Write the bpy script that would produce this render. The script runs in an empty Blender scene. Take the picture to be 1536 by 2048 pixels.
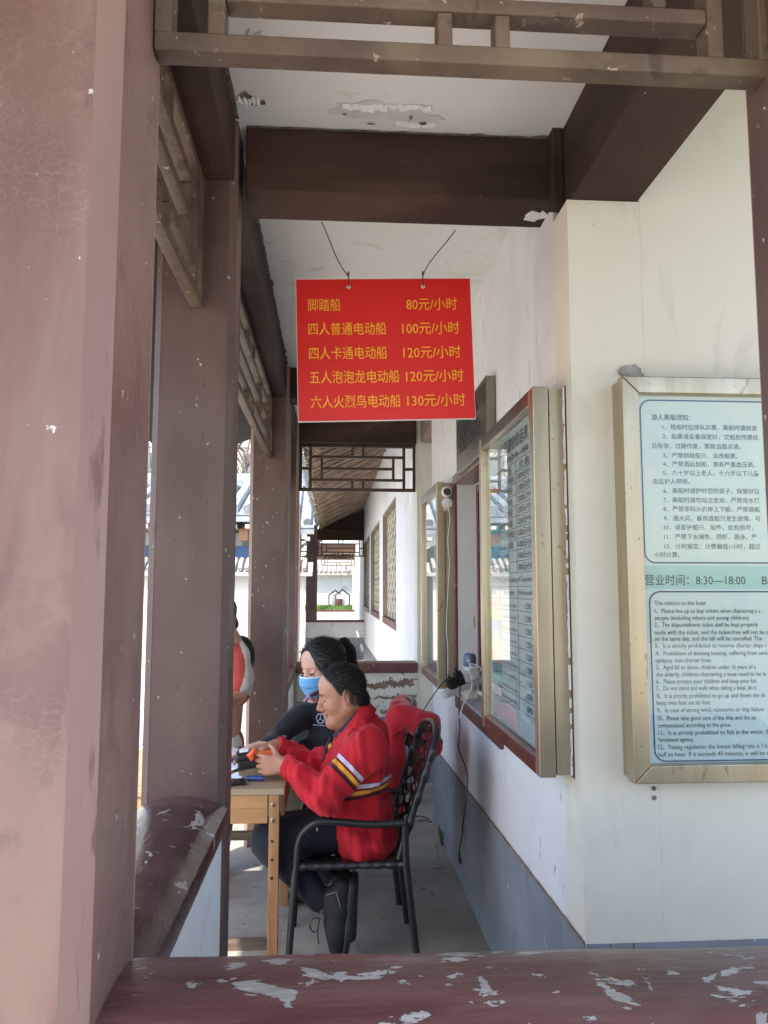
import bpy, bmesh, math, random
import numpy as np
from mathutils import Vector, Matrix, Euler
R = math.radians
random.seed(7)
S = bpy.context.scene
COL = S.collection

# ------------------------------------------------------------------ camera
EYE = 1.70
cam_d = bpy.data.cameras.new('camera')
cam = bpy.data.objects.new('camera', cam_d); COL.objects.link(cam)
cam_d.sensor_fit = 'VERTICAL'; cam_d.sensor_height = 36.0; cam_d.lens = 1540 / 2048 * 36.0
cam_d.clip_start = 0.05; cam_d.clip_end = 600
cam.location = (0, 0, EYE)
cam.rotation_euler = (R(90 + 5.7106), 0, R(-3.8084))
S.camera = cam
# ------------------------------------------------------------------ light
W = bpy.data.worlds.new('World'); S.world = W; W.use_nodes = True
SUN_EL, SUN_AZ = 55.0, 212.0          # azimuth clockwise from +Y: behind the camera, to its left
nt = W.node_tree; nt.nodes.clear()
wo = nt.nodes.new('ShaderNodeOutputWorld'); bg = nt.nodes.new('ShaderNodeBackground')
sky = nt.nodes.new('ShaderNodeTexSky'); sky.sky_type = 'NISHITA'; sky.sun_disc = False
sky.sun_elevation = R(SUN_EL); sky.sun_rotation = R(SUN_AZ); sky.dust_density = 2.0; sky.air_density = 1.0
nt.links.new(sky.outputs[0], bg.inputs[0]); bg.inputs[1].default_value = 0.15
nt.links.new(bg.outputs[0], wo.inputs[0])
sd = bpy.data.lights.new('sun', 'SUN'); sd.energy = 2.9; sd.angle = R(0.6); sd.color = (1.0, 0.93, 0.82)
sun = bpy.data.objects.new('sun', sd); COL.objects.link(sun)
_d = Vector((math.sin(R(SUN_AZ)) * math.cos(R(SUN_EL)), math.cos(R(SUN_AZ)) * math.cos(R(SUN_EL)), math.sin(R(SUN_EL))))
sun.rotation_euler = _d.to_track_quat('Z', 'Y').to_euler()
sun.location = (-6, -8, 14)
S.view_settings.view_transform = 'Standard'; S.view_settings.look = 'None'
S.view_settings.gamma = 1; S.view_settings.use_curve_mapping = False
S.view_settings.exposure = 1.84
S.render.engine = 'CYCLES'
S.cycles.max_bounces = 10; S.cycles.diffuse_bounces = 6; S.cycles.transparent_max_bounces = 12
S.cycles.use_denoising = True

# ------------------------------------------------------------------ materials
def _mix(nt, fac, a, b, mode='MIX'):
    n = nt.nodes.new('ShaderNodeMix'); n.data_type = 'RGBA'; n.blend_type = mode
    for i, v in ((0, fac), (6, a), (7, b)):
        if hasattr(v, 'is_output'): nt.links.new(v, n.inputs[i])
        elif i == 0: n.inputs[0].default_value = v
        else: n.inputs[i].default_value = (*v[:3], 1)
    return n.outputs[2]
def _noise(nt, vec, scale, detail=4, rough=.55, dist=0.):
    n = nt.nodes.new('ShaderNodeTexNoise'); n.inputs['Scale'].default_value = scale
    n.inputs['Detail'].default_value = detail; n.inputs['Roughness'].default_value = rough
    n.inputs['Distortion'].default_value = dist
    nt.links.new(vec, n.inputs['Vector']); return n.outputs['Fac']
def _ramp(nt, f, a, b):
    n = nt.nodes.new('ShaderNodeMapRange'); n.inputs[1].default_value = a; n.inputs[2].default_value = b
    n.interpolation_type = 'SMOOTHSTEP'
    nt.links.new(f, n.inputs[0]); return n.outputs[0]
def _math(nt, op, a, b):
    n = nt.nodes.new('ShaderNodeMath'); n.operation = op
    for i, v in ((0, a), (1, b)):
        if hasattr(v, 'is_output'): nt.links.new(v, n.inputs[i])
        else: n.inputs[i].default_value = v
    return n.outputs[0]
MATS = {}
def M(name, col, col2=None, scale=3, rough=.6, metal=0., stretch=(1, 1, 1), layers=(), bump=.15, bscale=40, coat=0., spec=.5, rvar=.0, sheen=0.):
    """col/col2 mottled by a noise; layers: (colour, scale, lo, hi, stretch, distortion) patches of a further colour over it."""
    if name in MATS: return MATS[name]
    m = bpy.data.materials.new(name); m.use_nodes = True; nt = m.node_tree
    p = nt.nodes['Principled BSDF']
    g = nt.nodes.new('ShaderNodeNewGeometry')
    def vec(st):
        if st == (1, 1, 1): return g.outputs['Position']
        mp = nt.nodes.new('ShaderNodeMapping'); mp.inputs['Scale'].default_value = st
        nt.links.new(g.outputs['Position'], mp.inputs['Vector']); return mp.outputs[0]
    base = _mix(nt, _ramp(nt, _noise(nt, vec(stretch), scale, 6, .6), .3, .7), col, col2 or col)
    hgt = _noise(nt, vec(stretch), bscale, 3)
    for L in layers:
        c, sc, lo, hi, st, di = L[:6]
        q = lambda v: v if v < .60 else .60 + (v - .60) * .55
        lo, hi = q(lo), max(q(hi), q(lo) + .012)
        f = _ramp(nt, _noise(nt, vec(st), sc, 5, .6, di), lo, hi)
        if len(L) > 6:
            f = _math(nt, 'MULTIPLY', f, L[6])
        base = _mix(nt, f, base, c)
        hgt = _math(nt, 'ADD', hgt, _math(nt, 'MULTIPLY', f, -1.2))
    nt.links.new(base, p.inputs['Base Color'])
    p.inputs['Roughness'].default_value = rough; p.inputs['Metallic'].default_value = metal
    p.inputs['Coat Weight'].default_value = coat; p.inputs['Coat Roughness'].default_value = .15
    p.inputs['Specular IOR Level'].default_value = spec
    p.inputs['Sheen Weight'].default_value = sheen
    if rvar:
        r = nt.nodes.new('ShaderNodeMapRange'); nt.links.new(_noise(nt, vec((1, 1, 1)), 6, 4), r.inputs[0])
        r.inputs[3].default_value = rough - rvar; r.inputs[4].default_value = rough + rvar
        nt.links.new(r.outputs[0], p.inputs['Roughness'])
    if bump:
        b = nt.nodes.new('ShaderNodeBump'); b.inputs['Strength'].default_value = bump; b.inputs['Distance'].default_value = .004
        nt.links.new(hgt, b.inputs['Height']); nt.links.new(b.outputs[0], p.inputs['Normal'])
    MATS[name] = m; return m

def crackle(m, col, scale, amount, lo=.03, fz=0, hi_z=3.2):
    """a net of pale hairline cracks in the paint, worked over the base colour"""
    nt = m.node_tree; p = nt.nodes['Principled BSDF']; src = p.inputs['Base Color'].links[0].from_socket
    g = nt.nodes.new('ShaderNodeNewGeometry')
    mp = nt.nodes.new('ShaderNodeMapping'); mp.inputs['Scale'].default_value = (1, 1, 1.5); nt.links.new(g.outputs['Position'], mp.inputs[0])
    nn = nt.nodes.new('ShaderNodeTexNoise'); nn.inputs['Scale'].default_value = 9; nn.inputs['Detail'].default_value = 5
    nt.links.new(mp.outputs[0], nn.inputs['Vector'])
    sc = nt.nodes.new('ShaderNodeVectorMath'); sc.operation = 'SCALE'; sc.inputs['Scale'].default_value = .12; nt.links.new(nn.outputs['Color'], sc.inputs[0])
    add = nt.nodes.new('ShaderNodeVectorMath'); add.operation = 'ADD'; nt.links.new(mp.outputs[0], add.inputs[0]); nt.links.new(sc.outputs[0], add.inputs[1])
    v = nt.nodes.new('ShaderNodeTexVoronoi'); v.feature = 'DISTANCE_TO_EDGE'; v.inputs['Scale'].default_value = scale
    nt.links.new(add.outputs[0], v.inputs['Vector'])
    line = _ramp(nt, v.outputs['Distance'], lo, 0)
    patch = _ramp(nt, _noise(nt, g.outputs['Position'], 2.5, 4), .40, .66)
    f = _math(nt, 'MULTIPLY', _math(nt, 'MULTIPLY', line, patch), amount)
    nt.links.new(_mix(nt, f, src, col), p.inputs['Base Color'])

brown = dict(rough=.55, bump=.12, bscale=60)
WORN = (.36, .27, .23)
column_paint = M('column_paint', (.085, .047, .042), (.125, .078, .064), 4, stretch=(1, 1, .5), rough=.5, bump=.1, bscale=50, rvar=.1,
                 layers=(((.15, .10, .075), 2.2, .5, .72, (1, 1, .4), .6, .55), ((.52, .50, .46), 38, .75, .78, (1, 1, .8), .2), ((.07, .03, .03), 14, .70, .76, (1.6, 1.6, .5), .4, .6)))
near_lit_paint = M('near_column_lit_paint', (.150, .078, .066), (.215, .122, .100), 3.4, stretch=(1, 1, .5), rough=.55, bump=.35, bscale=60, rvar=.12,  # same brown as column_paint, lightened for the stronger light on this column
               layers=(((.27, .185, .15), 1.8, .48, .7, (1, 1, .35), .6, .6), ((.13, .075, .07), 7, .52, .72, (1, 1, .7), .8, .5), ((.60, .56, .52), 42, .765, .79, (1, 1, .7), .2), ((.12, .055, .045), 12, .70, .78, (2, 2, .35), .6, .55)))
crackle(near_lit_paint, (.33, .23, .20), 46, .36, .08)
edge_paint = M('worn_edge_paint', (.235, .155, .125), (.30, .215, .175), 5, stretch=(1, 1, .2), rough=.5, bump=.15,
               layers=(((.13, .06, .05), 10, .62, .72, (3, 3, .25), .5, .8), ((.6, .57, .52), 30, .72, .75, (1, 1, .5), .2)))
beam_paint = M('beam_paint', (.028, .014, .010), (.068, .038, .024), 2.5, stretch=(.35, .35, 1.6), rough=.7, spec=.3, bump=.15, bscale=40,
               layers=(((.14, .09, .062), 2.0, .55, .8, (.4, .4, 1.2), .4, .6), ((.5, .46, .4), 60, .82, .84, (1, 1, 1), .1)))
lattice_paint = M('lattice_paint', (.070, .042, .031), (.125, .085, .058), 6, rough=.6, bump=.2, bscale=70,
                  layers=(((.45, .39, .30), 34, .68, .74, (1, 1, 1), .3, .7), ((.04, .024, .02), 12, .58, .70, (1, 1, 1), .3, .7), ((.19, .15, .095), 3, .5, .68, (1, 1, 1), .5, .5)))
far_lattice_paint = M('dark_lattice_paint', (.06, .034, .026), (.085, .05, .037), 6, rough=.6)
bench_paint = M('maroon_bench_paint', (.085, .030, .030), (.17, .088, .082), 5, stretch=(.5, 2.5, 1), rough=.36, bump=.9, bscale=30, coat=.2, rvar=.12,
                layers=(((.24, .13, .125), 2.2, .48, .8, (.8, 1.2, 1), .8, .6), ((.36, .345, .33), 12, .61, .62, (.9, 1.2, 1), .4), ((.44, .43, .42), 19, .66, .67, (.8, 1.3, 1), .3)))
side_bench_paint = M('dark_bench_paint', (.040, .012, .015), (.065, .022, .026), 5, stretch=(2.5, .6, 1), rough=.27, bump=.35, bscale=30, coat=.4, rvar=.1,
                layers=(((.42, .40, .39), 7, .60, .62, (2.0, .8, 1), .5), ((.40, .38, .37), 30, .70, .72, (.7, 1.9, 1), .3), ((.13, .07, .07), 3, .5, .7, (1, 1, 1), .5, .6)))
trim_paint = M('maroon_trim_paint', (.10, .030, .026), (.15, .06, .048), 6, rough=.5, layers=(((.40, .36, .32), 18, .66, .72, (1, 1, 1), .4, .8),))
plaster = M('white_plaster', (.68, .68, .68), (.76, .76, .76), 1.6, rough=.85, bump=.25, bscale=14,
            layers=(((.50, .49, .46), 1.3, .56, .8, (1, 1, .5), .6, .35), ((.24, .24, .25), 11, .69, .73, (3.0, 3.0, .5), .3, .8), ((.55, .53, .49), 3.5, .56, .72, (1, 1, .35), .8, .35), ((.42, .38, .33), 45, .76, .78, (1, 1, .6), .2)))
cream = M('cream_plaster', (.70, .67, .565), (.76, .74, .65), 1.1, rough=.85, bump=.22, bscale=12,
          layers=(((.55, .52, .43), 1.6, .55, .8, (1, 1, .8), .5, .35), ((.32, .29, .23), 30, .84, .86, (1, 1, .4), .2), ((.60, .58, .51), 4.5, .55, .70, (1, 1, .45), 1.0, .4)))
ceiling_m = M('ceiling_plaster', (.70, .69, .67), (.76, .755, .74), 1.8, rough=.9, bump=.5, bscale=9,
              layers=(((.56, .53, .48), 4, .62, .72, (1, 1, 1), 1.0, .4),))
dado_m = M('blue_grey_dado', (.18, .205, .24), (.26, .29, .33), 2.2, rough=.6, bump=.3, bscale=16,
           layers=(((.30, .33, .35), 2.2, .5, .75, (1, 1, .4), .6, .5), ((.05, .06, .075), 12, .695, .72, (3.4, 3.4, .45), .4, .9), ((.62, .64, .64), 20, .735, .75, (1, 1, .5), .3)))
peel_wall = M('peeling_plaster', (.64, .62, .54), (.74, .72, .66), 5, rough=.9, bump=.5, bscale=20,
              layers=(((.20, .155, .11), 3.2, .585, .615, (1.0, 1, 3.2), .9, .9), ((.42, .39, .34), 14, .60, .66, (1, 1, 2), .7, .6)))
concrete = M('concrete_floor', (.235, .22, .195), (.36, .34, .30), 1.6, rough=.8, bump=.3, bscale=22,
             layers=(((.12, .115, .105), .9, .52, .72, (1, 1, 1), .6, .7), ((.33, .32, .30), 3.2, .6, .75, (1, 1, 1), .7, .5), ((.06, .055, .05), 24, .70, .74, (1, 1, 1), .5, .8), ((.5, .49, .46), 42, .765, .78, (1, 1, 1), .2)))
crackle(concrete, (.05, .047, .042), 1.4, .9, .008)
bare = M('bare_render', (.17, .12, .08), (.27, .21, .15), 12, rough=.95, bump=.5)
dark_hole = M('dark_mould', (.07, .06, .05), (.22, .19, .16), 30, rough=.95, bump=.4)
gold_metal = M('bronze_steel', (.43, .36, .25), (.53, .46, .34), 2, rough=.34, metal=.9, stretch=(8, 8, .4), bump=.04, bscale=8, rvar=.08,
               layers=(((.28, .20, .12), 13, .68, .76, (1, 1, .6), .5, .7), ((.10, .07, .045), 60, .755, .775, (1, 1, 1), .1, .8)))
dark_metal = M('dark_bronze_steel', (.30, .24, .18), (.38, .31, .24), 2, rough=.3, metal=.9, stretch=(8, 8, .4), bump=.03, rvar=.08)
plate_metal = M('brown_steel_plate', (.24, .20, .16), (.30, .255, .21), 2, rough=.28, metal=.8, stretch=(1, 1, 6), bump=.03)
black_ink = M('black_ink', (.015, .017, .018), rough=.6, bump=0)
grey_ink = M('grey_ink', (.12, .15, .16), rough=.6, bump=0)
navy_ink = M('navy_ink', (.03, .09, .19), rough=.6, bump=0)
yellow_ink = M('yellow_ink', (.95, .50, .02), rough=.5, bump=0)
red_board = M('red_board', (.74, .012, .010), (.78, .016, .013), 3, rough=.4, bump=0)
white_edge = M('white_foam_edge', (.75, .72, .72), rough=.6, bump=0)
wire_m = M('rusty_wire', (.06, .04, .03), rough=.5, bump=0)
black_plastic = M('black_plastic', (.012, .012, .013), rough=.35, bump=0)
chair_metal = M('black_chair_metal', (.016, .017, .019), (.022, .022, .024), 20, rough=.38, metal=.0, bump=.05)
strap_m = M('black_strap', (.010, .011, .012), (.022, .022, .024), 12, rough=.28, bump=.08)
white_plastic = M('white_plastic', (.66, .65, .63), (.70, .69, .67), 9, rough=.35, bump=0)
grey_plastic = M('grey_plastic', (.42, .42, .42), rough=.45, bump=.05)
blue_plastic = M('slate_blue_plastic', (.12, .17, .27), rough=.4, bump=0)
cream_plastic = M('cream_bottle', (.58, .52, .46), rough=.4, bump=0)
orange_plastic = M('orange_plastic', (.80, .13, .02), rough=.4, bump=0)
table_wood = M('table_wood', (.27, .125, .05), (.42, .225, .10), 3, rough=.55, stretch=(6, 6, .5), bump=.12, bscale=20,
               layers=(((.17, .075, .03), 3.5, .58, .72, (2, 2, .6), .6, .6), ((.10, .05, .025), 24, .72, .76, (1, 1, .8), .3, .8)))
table_wood_h = M('table_wood_level', (.36, .18, .07), (.46, .26, .115), 3, rough=.55, stretch=(.6, 4, 8), bump=.12, bscale=20,
               layers=(((.16, .075, .03), 3.5, .60, .72, (.6, 2, 2), .6, .6),))
table_top_m = M('table_top_wood', (.26, .20, .125), (.36, .28, .18), 3, rough=.5, stretch=(.8, 5, 5), bump=.1)
old_wood = M('old_dark_wood', (.085, .06, .045), (.15, .115, .085), 6, rough=.8, stretch=(.5, 4, 4), bump=.3)
paper_m = M('paper_sheet', (.70, .74, .80), rough=.7, bump=0)
blue_m = M('blue_cover', (.02, .05, .22), rough=.4, bump=0)
tile_m = M('grey_roof_tile', (.20, .225, .25), (.32, .35, .375), 4, rough=.8, bump=.3, layers=(((.10, .11, .115), 6, .55, .7, (1, 1, 1), .5, .6),))
tile_pale = M('pale_roof_tile', (.28, .27, .25), (.42, .40, .37), 5, rough=.85, bump=.3, layers=(((.14, .13, .12), 8, .56, .7, (1, 1, 1), .5, .6),))
yard_white = M('yard_wall_white', (.50, .49, .44), (.58, .57, .52), 1, rough=.9, bump=.2, layers=(((.48, .45, .39), 1.2, .6, .75, (1, 1, .6), .8, .5),))
far_white = M('far_wall_white', (.50, .52, .52), (.58, .60, .60), .8, rough=.9, bump=.2, layers=(((.50, .50, .47), .7, .6, .66, (1, 1, .7), .9, .6),))
paver_m = M('pale_paver', (.36, .36, .35), (.44, .44, .42), 2, rough=.85, bump=.2)
ground_m = M('yard_ground', (.38, .35, .30), (.46, .425, .37), 1, rough=.9, bump=.2)
rafter_m = M('rafter_wood', (.16, .105, .08), (.34, .25, .19), 5, rough=.7, bump=.2, stretch=(1, 6, 1))
roof_dark = M('roof_boards', (.010, .007, .006), (.02, .014, .011), 5, rough=.8, bump=.2)
thatch_m = M('straw', (.30, .22, .13), (.50, .40, .26), 30, rough=.9, bump=.2)
reveal_m = M('window_reveal', (.24, .19, .145), (.33, .27, .21), 3, rough=.6, bump=.1)
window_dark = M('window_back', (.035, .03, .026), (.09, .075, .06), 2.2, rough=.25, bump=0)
screen_m = M('window_lattice_paint', (.48, .42, .32), (.58, .52, .41), 5, rough=.6)
bark_m = M('bark', (.09, .07, .055), (.15, .12, .10), 8, rough=.9)
grass_m = M('grass_blades', (.05, .12, .02), (.10, .22, .035), 9, rough=.7, bump=0)
block_m = M('apartment_wall', (.46, .42, .38), (.54, .50, .45), .5, rough=.9, bump=0)
pane_m = M('apartment_window', (.10, .11, .12), (.18, .19, .20), .5, rough=.2, bump=0)
orange_wood = M('orange_wood', (.42, .22, .10), (.52, .30, .15), 3, rough=.6)
blue_wall = M('blue_wall', (.06, .12, .24), (.08, .15, .29), 2, rough=.7)

def glass_mat():
    m = bpy.data.materials.new('clear_pane'); m.use_nodes = True; nt = m.node_tree; nt.nodes.clear()
    o = nt.nodes.new('ShaderNodeOutputMaterial'); t = nt.nodes.new('ShaderNodeBsdfTransparent'); g = nt.nodes.new('ShaderNodeBsdfGlossy')
    t.inputs[0].default_value = (.965, .98, .975, 1); g.inputs['Roughness'].default_value = .015
    f = nt.nodes.new('ShaderNodeFresnel'); f.inputs[0].default_value = 1.5
    gm = nt.nodes.new('ShaderNodeNewGeometry')
    x = nt.nodes.new('ShaderNodeMixShader'); nt.links.new(_math(nt, 'MULTIPLY', _math(nt, 'MINIMUM', _math(nt, 'MULTIPLY', f.outputs[0], 1.6), 1.0), _math(nt, 'SUBTRACT', 1.0, gm.outputs['Backfacing'])), x.inputs[0])
    nt.links.new(t.outputs[0], x.inputs[1]); nt.links.new(g.outputs[0], x.inputs[2]); nt.links.new(x.outputs[0], o.inputs[0]); return m
glass_m = glass_mat()

def poster_mat(name, top, mid, bot, z0, z1):
    """printed sheet: a vertical wash of three inks with a faint printed landscape"""
    m = bpy.data.materials.new(name); m.use_nodes = True; nt = m.node_tree; p = nt.nodes['Principled BSDF']
    g = nt.nodes.new('ShaderNodeNewGeometry'); s = nt.nodes.new('ShaderNodeSeparateXYZ'); nt.links.new(g.outputs['Position'], s.inputs[0])
    r = nt.nodes.new('ShaderNodeMapRange'); r.inputs[1].default_value = z0; r.inputs[2].default_value = z1; nt.links.new(s.outputs[2], r.inputs[0])
    c = nt.nodes.new('ShaderNodeValToRGB'); c.color_ramp.elements[0].color = (*bot, 1); c.color_ramp.elements[1].color = (*top, 1)
    e = c.color_ramp.elements.new(.5); e.color = (*mid, 1); nt.links.new(r.outputs[0], c.inputs[0])
    n = _ramp(nt, _noise(nt, g.outputs['Position'], 5, 6, .6, .8), .45, .62)
    b = _mix(nt, _math(nt, 'MULTIPLY', n, .35), c.outputs[0], (.50, .66, .66))
    n2 = _ramp(nt, _noise(nt, g.outputs['Position'], 13, 4, .6, 1.5), .60, .66)
    b = _mix(nt, _math(nt, 'MULTIPLY', n2, .35), b, (.72, .78, .74))
    nt.links.new(b, p.inputs['Base Color']); p.inputs['Roughness'].default_value = .35
    bp = nt.nodes.new('ShaderNodeBump'); bp.inputs['Strength'].default_value = .35; bp.inputs['Distance'].default_value = .01
    nt.links.new(_noise(nt, g.outputs['Position'], 7, 4, .5, 2.0), bp.inputs['Height']); nt.links.new(bp.outputs[0], p.inputs['Normal'])
    return m

# ------------------------------------------------------------------ geometry helpers
class MB:
    def __init__(s): s.v = []; s.f = []
    def add(s, vs, fs):
        n = len(s.v); s.v += [tuple(p) for p in vs]; s.f += [tuple(i + n for i in q) for q in fs]; return s
    def box(s, x0, x1, y0, y1, z0, z1):
        return s.add([(x0, y0, z0), (x1, y0, z0), (x1, y1, z0), (x0, y1, z0), (x0, y0, z1), (x1, y0, z1), (x1, y1, z1), (x0, y1, z1)],
                     [(0, 3, 2, 1), (4, 5, 6, 7), (0, 1, 5, 4), (1, 2, 6, 5), (2, 3, 7, 6), (3, 0, 4, 7)])
    def obox(s, c, size, rot=(0, 0, 0)):
        m = Euler(rot).to_matrix(); h = [k / 2 for k in size]
        b = MB().box(-h[0], h[0], -h[1], h[1], -h[2], h[2])
        return s.add([Vector(c) + m @ Vector(p) for p in b.v], b.f)
    def bar(s, a, b, w, h, up=(0, 0, 1)):
        a, b = Vector(a), Vector(b); d = (b - a).normalized(); u = Vector(up); x = d.cross(u).normalized(); u = x.cross(d)
        vs = [p + x * (i * w / 2) + u * (j * h / 2) for p in (a, b) for i, j in ((-1, -1), (1, -1), (1, 1), (-1, 1))]
        return s.add(vs, [(0, 1, 2, 3), (7, 6, 5, 4), (0, 4, 5, 1), (1, 5, 6, 2), (2, 6, 7, 3), (3, 7, 4, 0)])
    def tube(s, pts, r, seg=8, cap=True, flat=1.0):
        pts = [Vector(p) for p in pts]; n = len(pts); rs = r if isinstance(r, (list, tuple)) else [r] * n
        rings = []; up = None
        for i, p in enumerate(pts):
            t = (pts[min(i + 1, n - 1)] - pts[max(i - 1, 0)]).normalized()
            if up is None: up = Vector((0, 0, 1)) if abs(t.z) < .9 else Vector((1, 0, 0))
            x = t.cross(up)
            if x.length < 1e-4: x = t.orthogonal()
            x.normalize(); up = x.cross(t).normalized()
            rings += [p + (x * math.cos(2 * math.pi * k / seg) + up * math.sin(2 * math.pi * k / seg) * flat) * rs[i] for k in range(seg)]
        fs = [(i * seg + k, i * seg + (k + 1) % seg, (i + 1) * seg + (k + 1) % seg, (i + 1) * seg + k) for i in range(n - 1) for k in range(seg)]
        if cap: fs += [tuple(range(seg - 1, -1, -1)), tuple((n - 1) * seg + k for k in range(seg))]
        return s.add(rings, fs)
    def lathe(s, c, prof, seg=20, axis=(0, 0, 1)):
        q = Vector(axis).to_track_quat('Z', 'Y'); vs = []
        for r, z in prof:
            vs += [Vector(c) + q @ Vector((r * math.cos(2 * math.pi * k / seg), r * math.sin(2 * math.pi * k / seg), z)) for k in range(seg)]
        n = len(prof)
        fs = [(i * seg + k, i * seg + (k + 1) % seg, (i + 1) * seg + (k + 1) % seg, (i + 1) * seg + k) for i in range(n - 1) for k in range(seg)]
        fs += [tuple(range(seg - 1, -1, -1)), tuple((n - 1) * seg + k for k in range(seg))]
        return s.add(vs, fs)
    def prism(s, poly, a, b):
        """poly: list of 3D points (one end), extruded by vector from a to b"""
        n = len(poly); d = Vector(b) - Vector(a); vs = [Vector(p) for p in poly] + [Vector(p) + d for p in poly]
        return s.add(vs, [tuple(range(n - 1, -1, -1)), tuple(range(n, 2 * n))] + [(i, (i + 1) % n, n + (i + 1) % n, n + i) for i in range(n)])

def wloc(o):
    v = Vector((0, 0, 0))
    while o: v += o.location; o = o.parent
    return v
def props(o, label=None, cat=None, group=None, kind=None):
    for k, v in (('label', label), ('category', cat), ('group', group), ('kind', kind)):
        if v: o[k] = v
    return o
def fix_normals(me):
    bm = bmesh.new(); bm.from_mesh(me); bmesh.ops.recalc_face_normals(bm, faces=bm.faces); bm.to_mesh(me); bm.free()
def obj(name, mb, mat, parent=None, label=None, cat=None, group=None, kind=None, bevel=0, smooth=False, loc=None, recalc=True):
    me = bpy.data.meshes.new(name)
    if loc is None:
        if parent is not None: loc = wloc(parent)
        else:
            a = np.array(mb.v); loc = Vector(((a[:, 0].min() + a[:, 0].max()) / 2, (a[:, 1].min() + a[:, 1].max()) / 2, a[:, 2].min()))
    loc = Vector(loc)
    me.from_pydata([tuple(Vector(p) - loc) for p in mb.v], [], mb.f)
    if recalc: fix_normals(me)
    me.materials.append(mat)
    o = bpy.data.objects.new(name, me); COL.objects.link(o)
    if parent is not None: o.parent = parent; o.location = loc - wloc(parent)
    else: o.location = loc
    if bevel:
        b = o.modifiers.new('bevel', 'BEVEL'); b.width = bevel; b.segments = 2; b.limit_method = 'ANGLE'
        me.polygons.foreach_set('use_smooth', [True] * len(me.polygons))
        w = o.modifiers.new('wn', 'WEIGHTED_NORMAL'); w.keep_sharp = False
    elif smooth:
        me.polygons.foreach_set('use_smooth', [True] * len(me.polygons))
        me.set_sharp_from_angle(angle=R(50))
    return props(o, label, cat, group, kind)
def thing(name, loc, label, cat, group=None, kind=None):
    o = bpy.data.objects.new(name, None); COL.objects.link(o); o.location = loc; o.empty_display_size = .1
    return props(o, label, cat, group, kind)
def text(name, lines, mat, parent, label=None):
    """lines: (string, origin, right, up, em, fitted width or None, weight). Each line is one flat print."""
    for (s, org, rt, up, em, fit, wt) in lines:
        vs, fs = [], []
        c = bpy.data.curves.new('t', 'FONT'); c.body = s; c.size = 1; c.resolution_u = 2; c.offset = wt; c.fill_mode = 'FRONT'
        o = bpy.data.objects.new('t', c); COL.objects.link(o)
        dg = bpy.context.evaluated_depsgraph_get(); me = bpy.data.meshes.new_from_object(o.evaluated_get(dg))
        co = np.empty(len(me.vertices) * 3); me.vertices.foreach_get('co', co); co = co.reshape(-1, 3)
        if len(co):
            sx = em
            if fit: sx = fit / max(co[:, 0].max() - co[:, 0].min(), 1e-6)
            x0 = co[:, 0].min(); rt, up, org = Vector(rt), Vector(up), Vector(org); n0 = len(vs)
            vs += [tuple(org + rt * ((a[0] - x0) * sx) + up * (a[1] * em)) for a in co]
            fs += [tuple(i + n0 for i in p.vertices) for p in me.polygons]
        bpy.data.objects.remove(o); bpy.data.curves.remove(c); bpy.data.meshes.remove(me)
        mb = MB(); mb.v = vs; mb.f = fs
        obj(name, mb, mat, parent, label, recalc=False)

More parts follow.
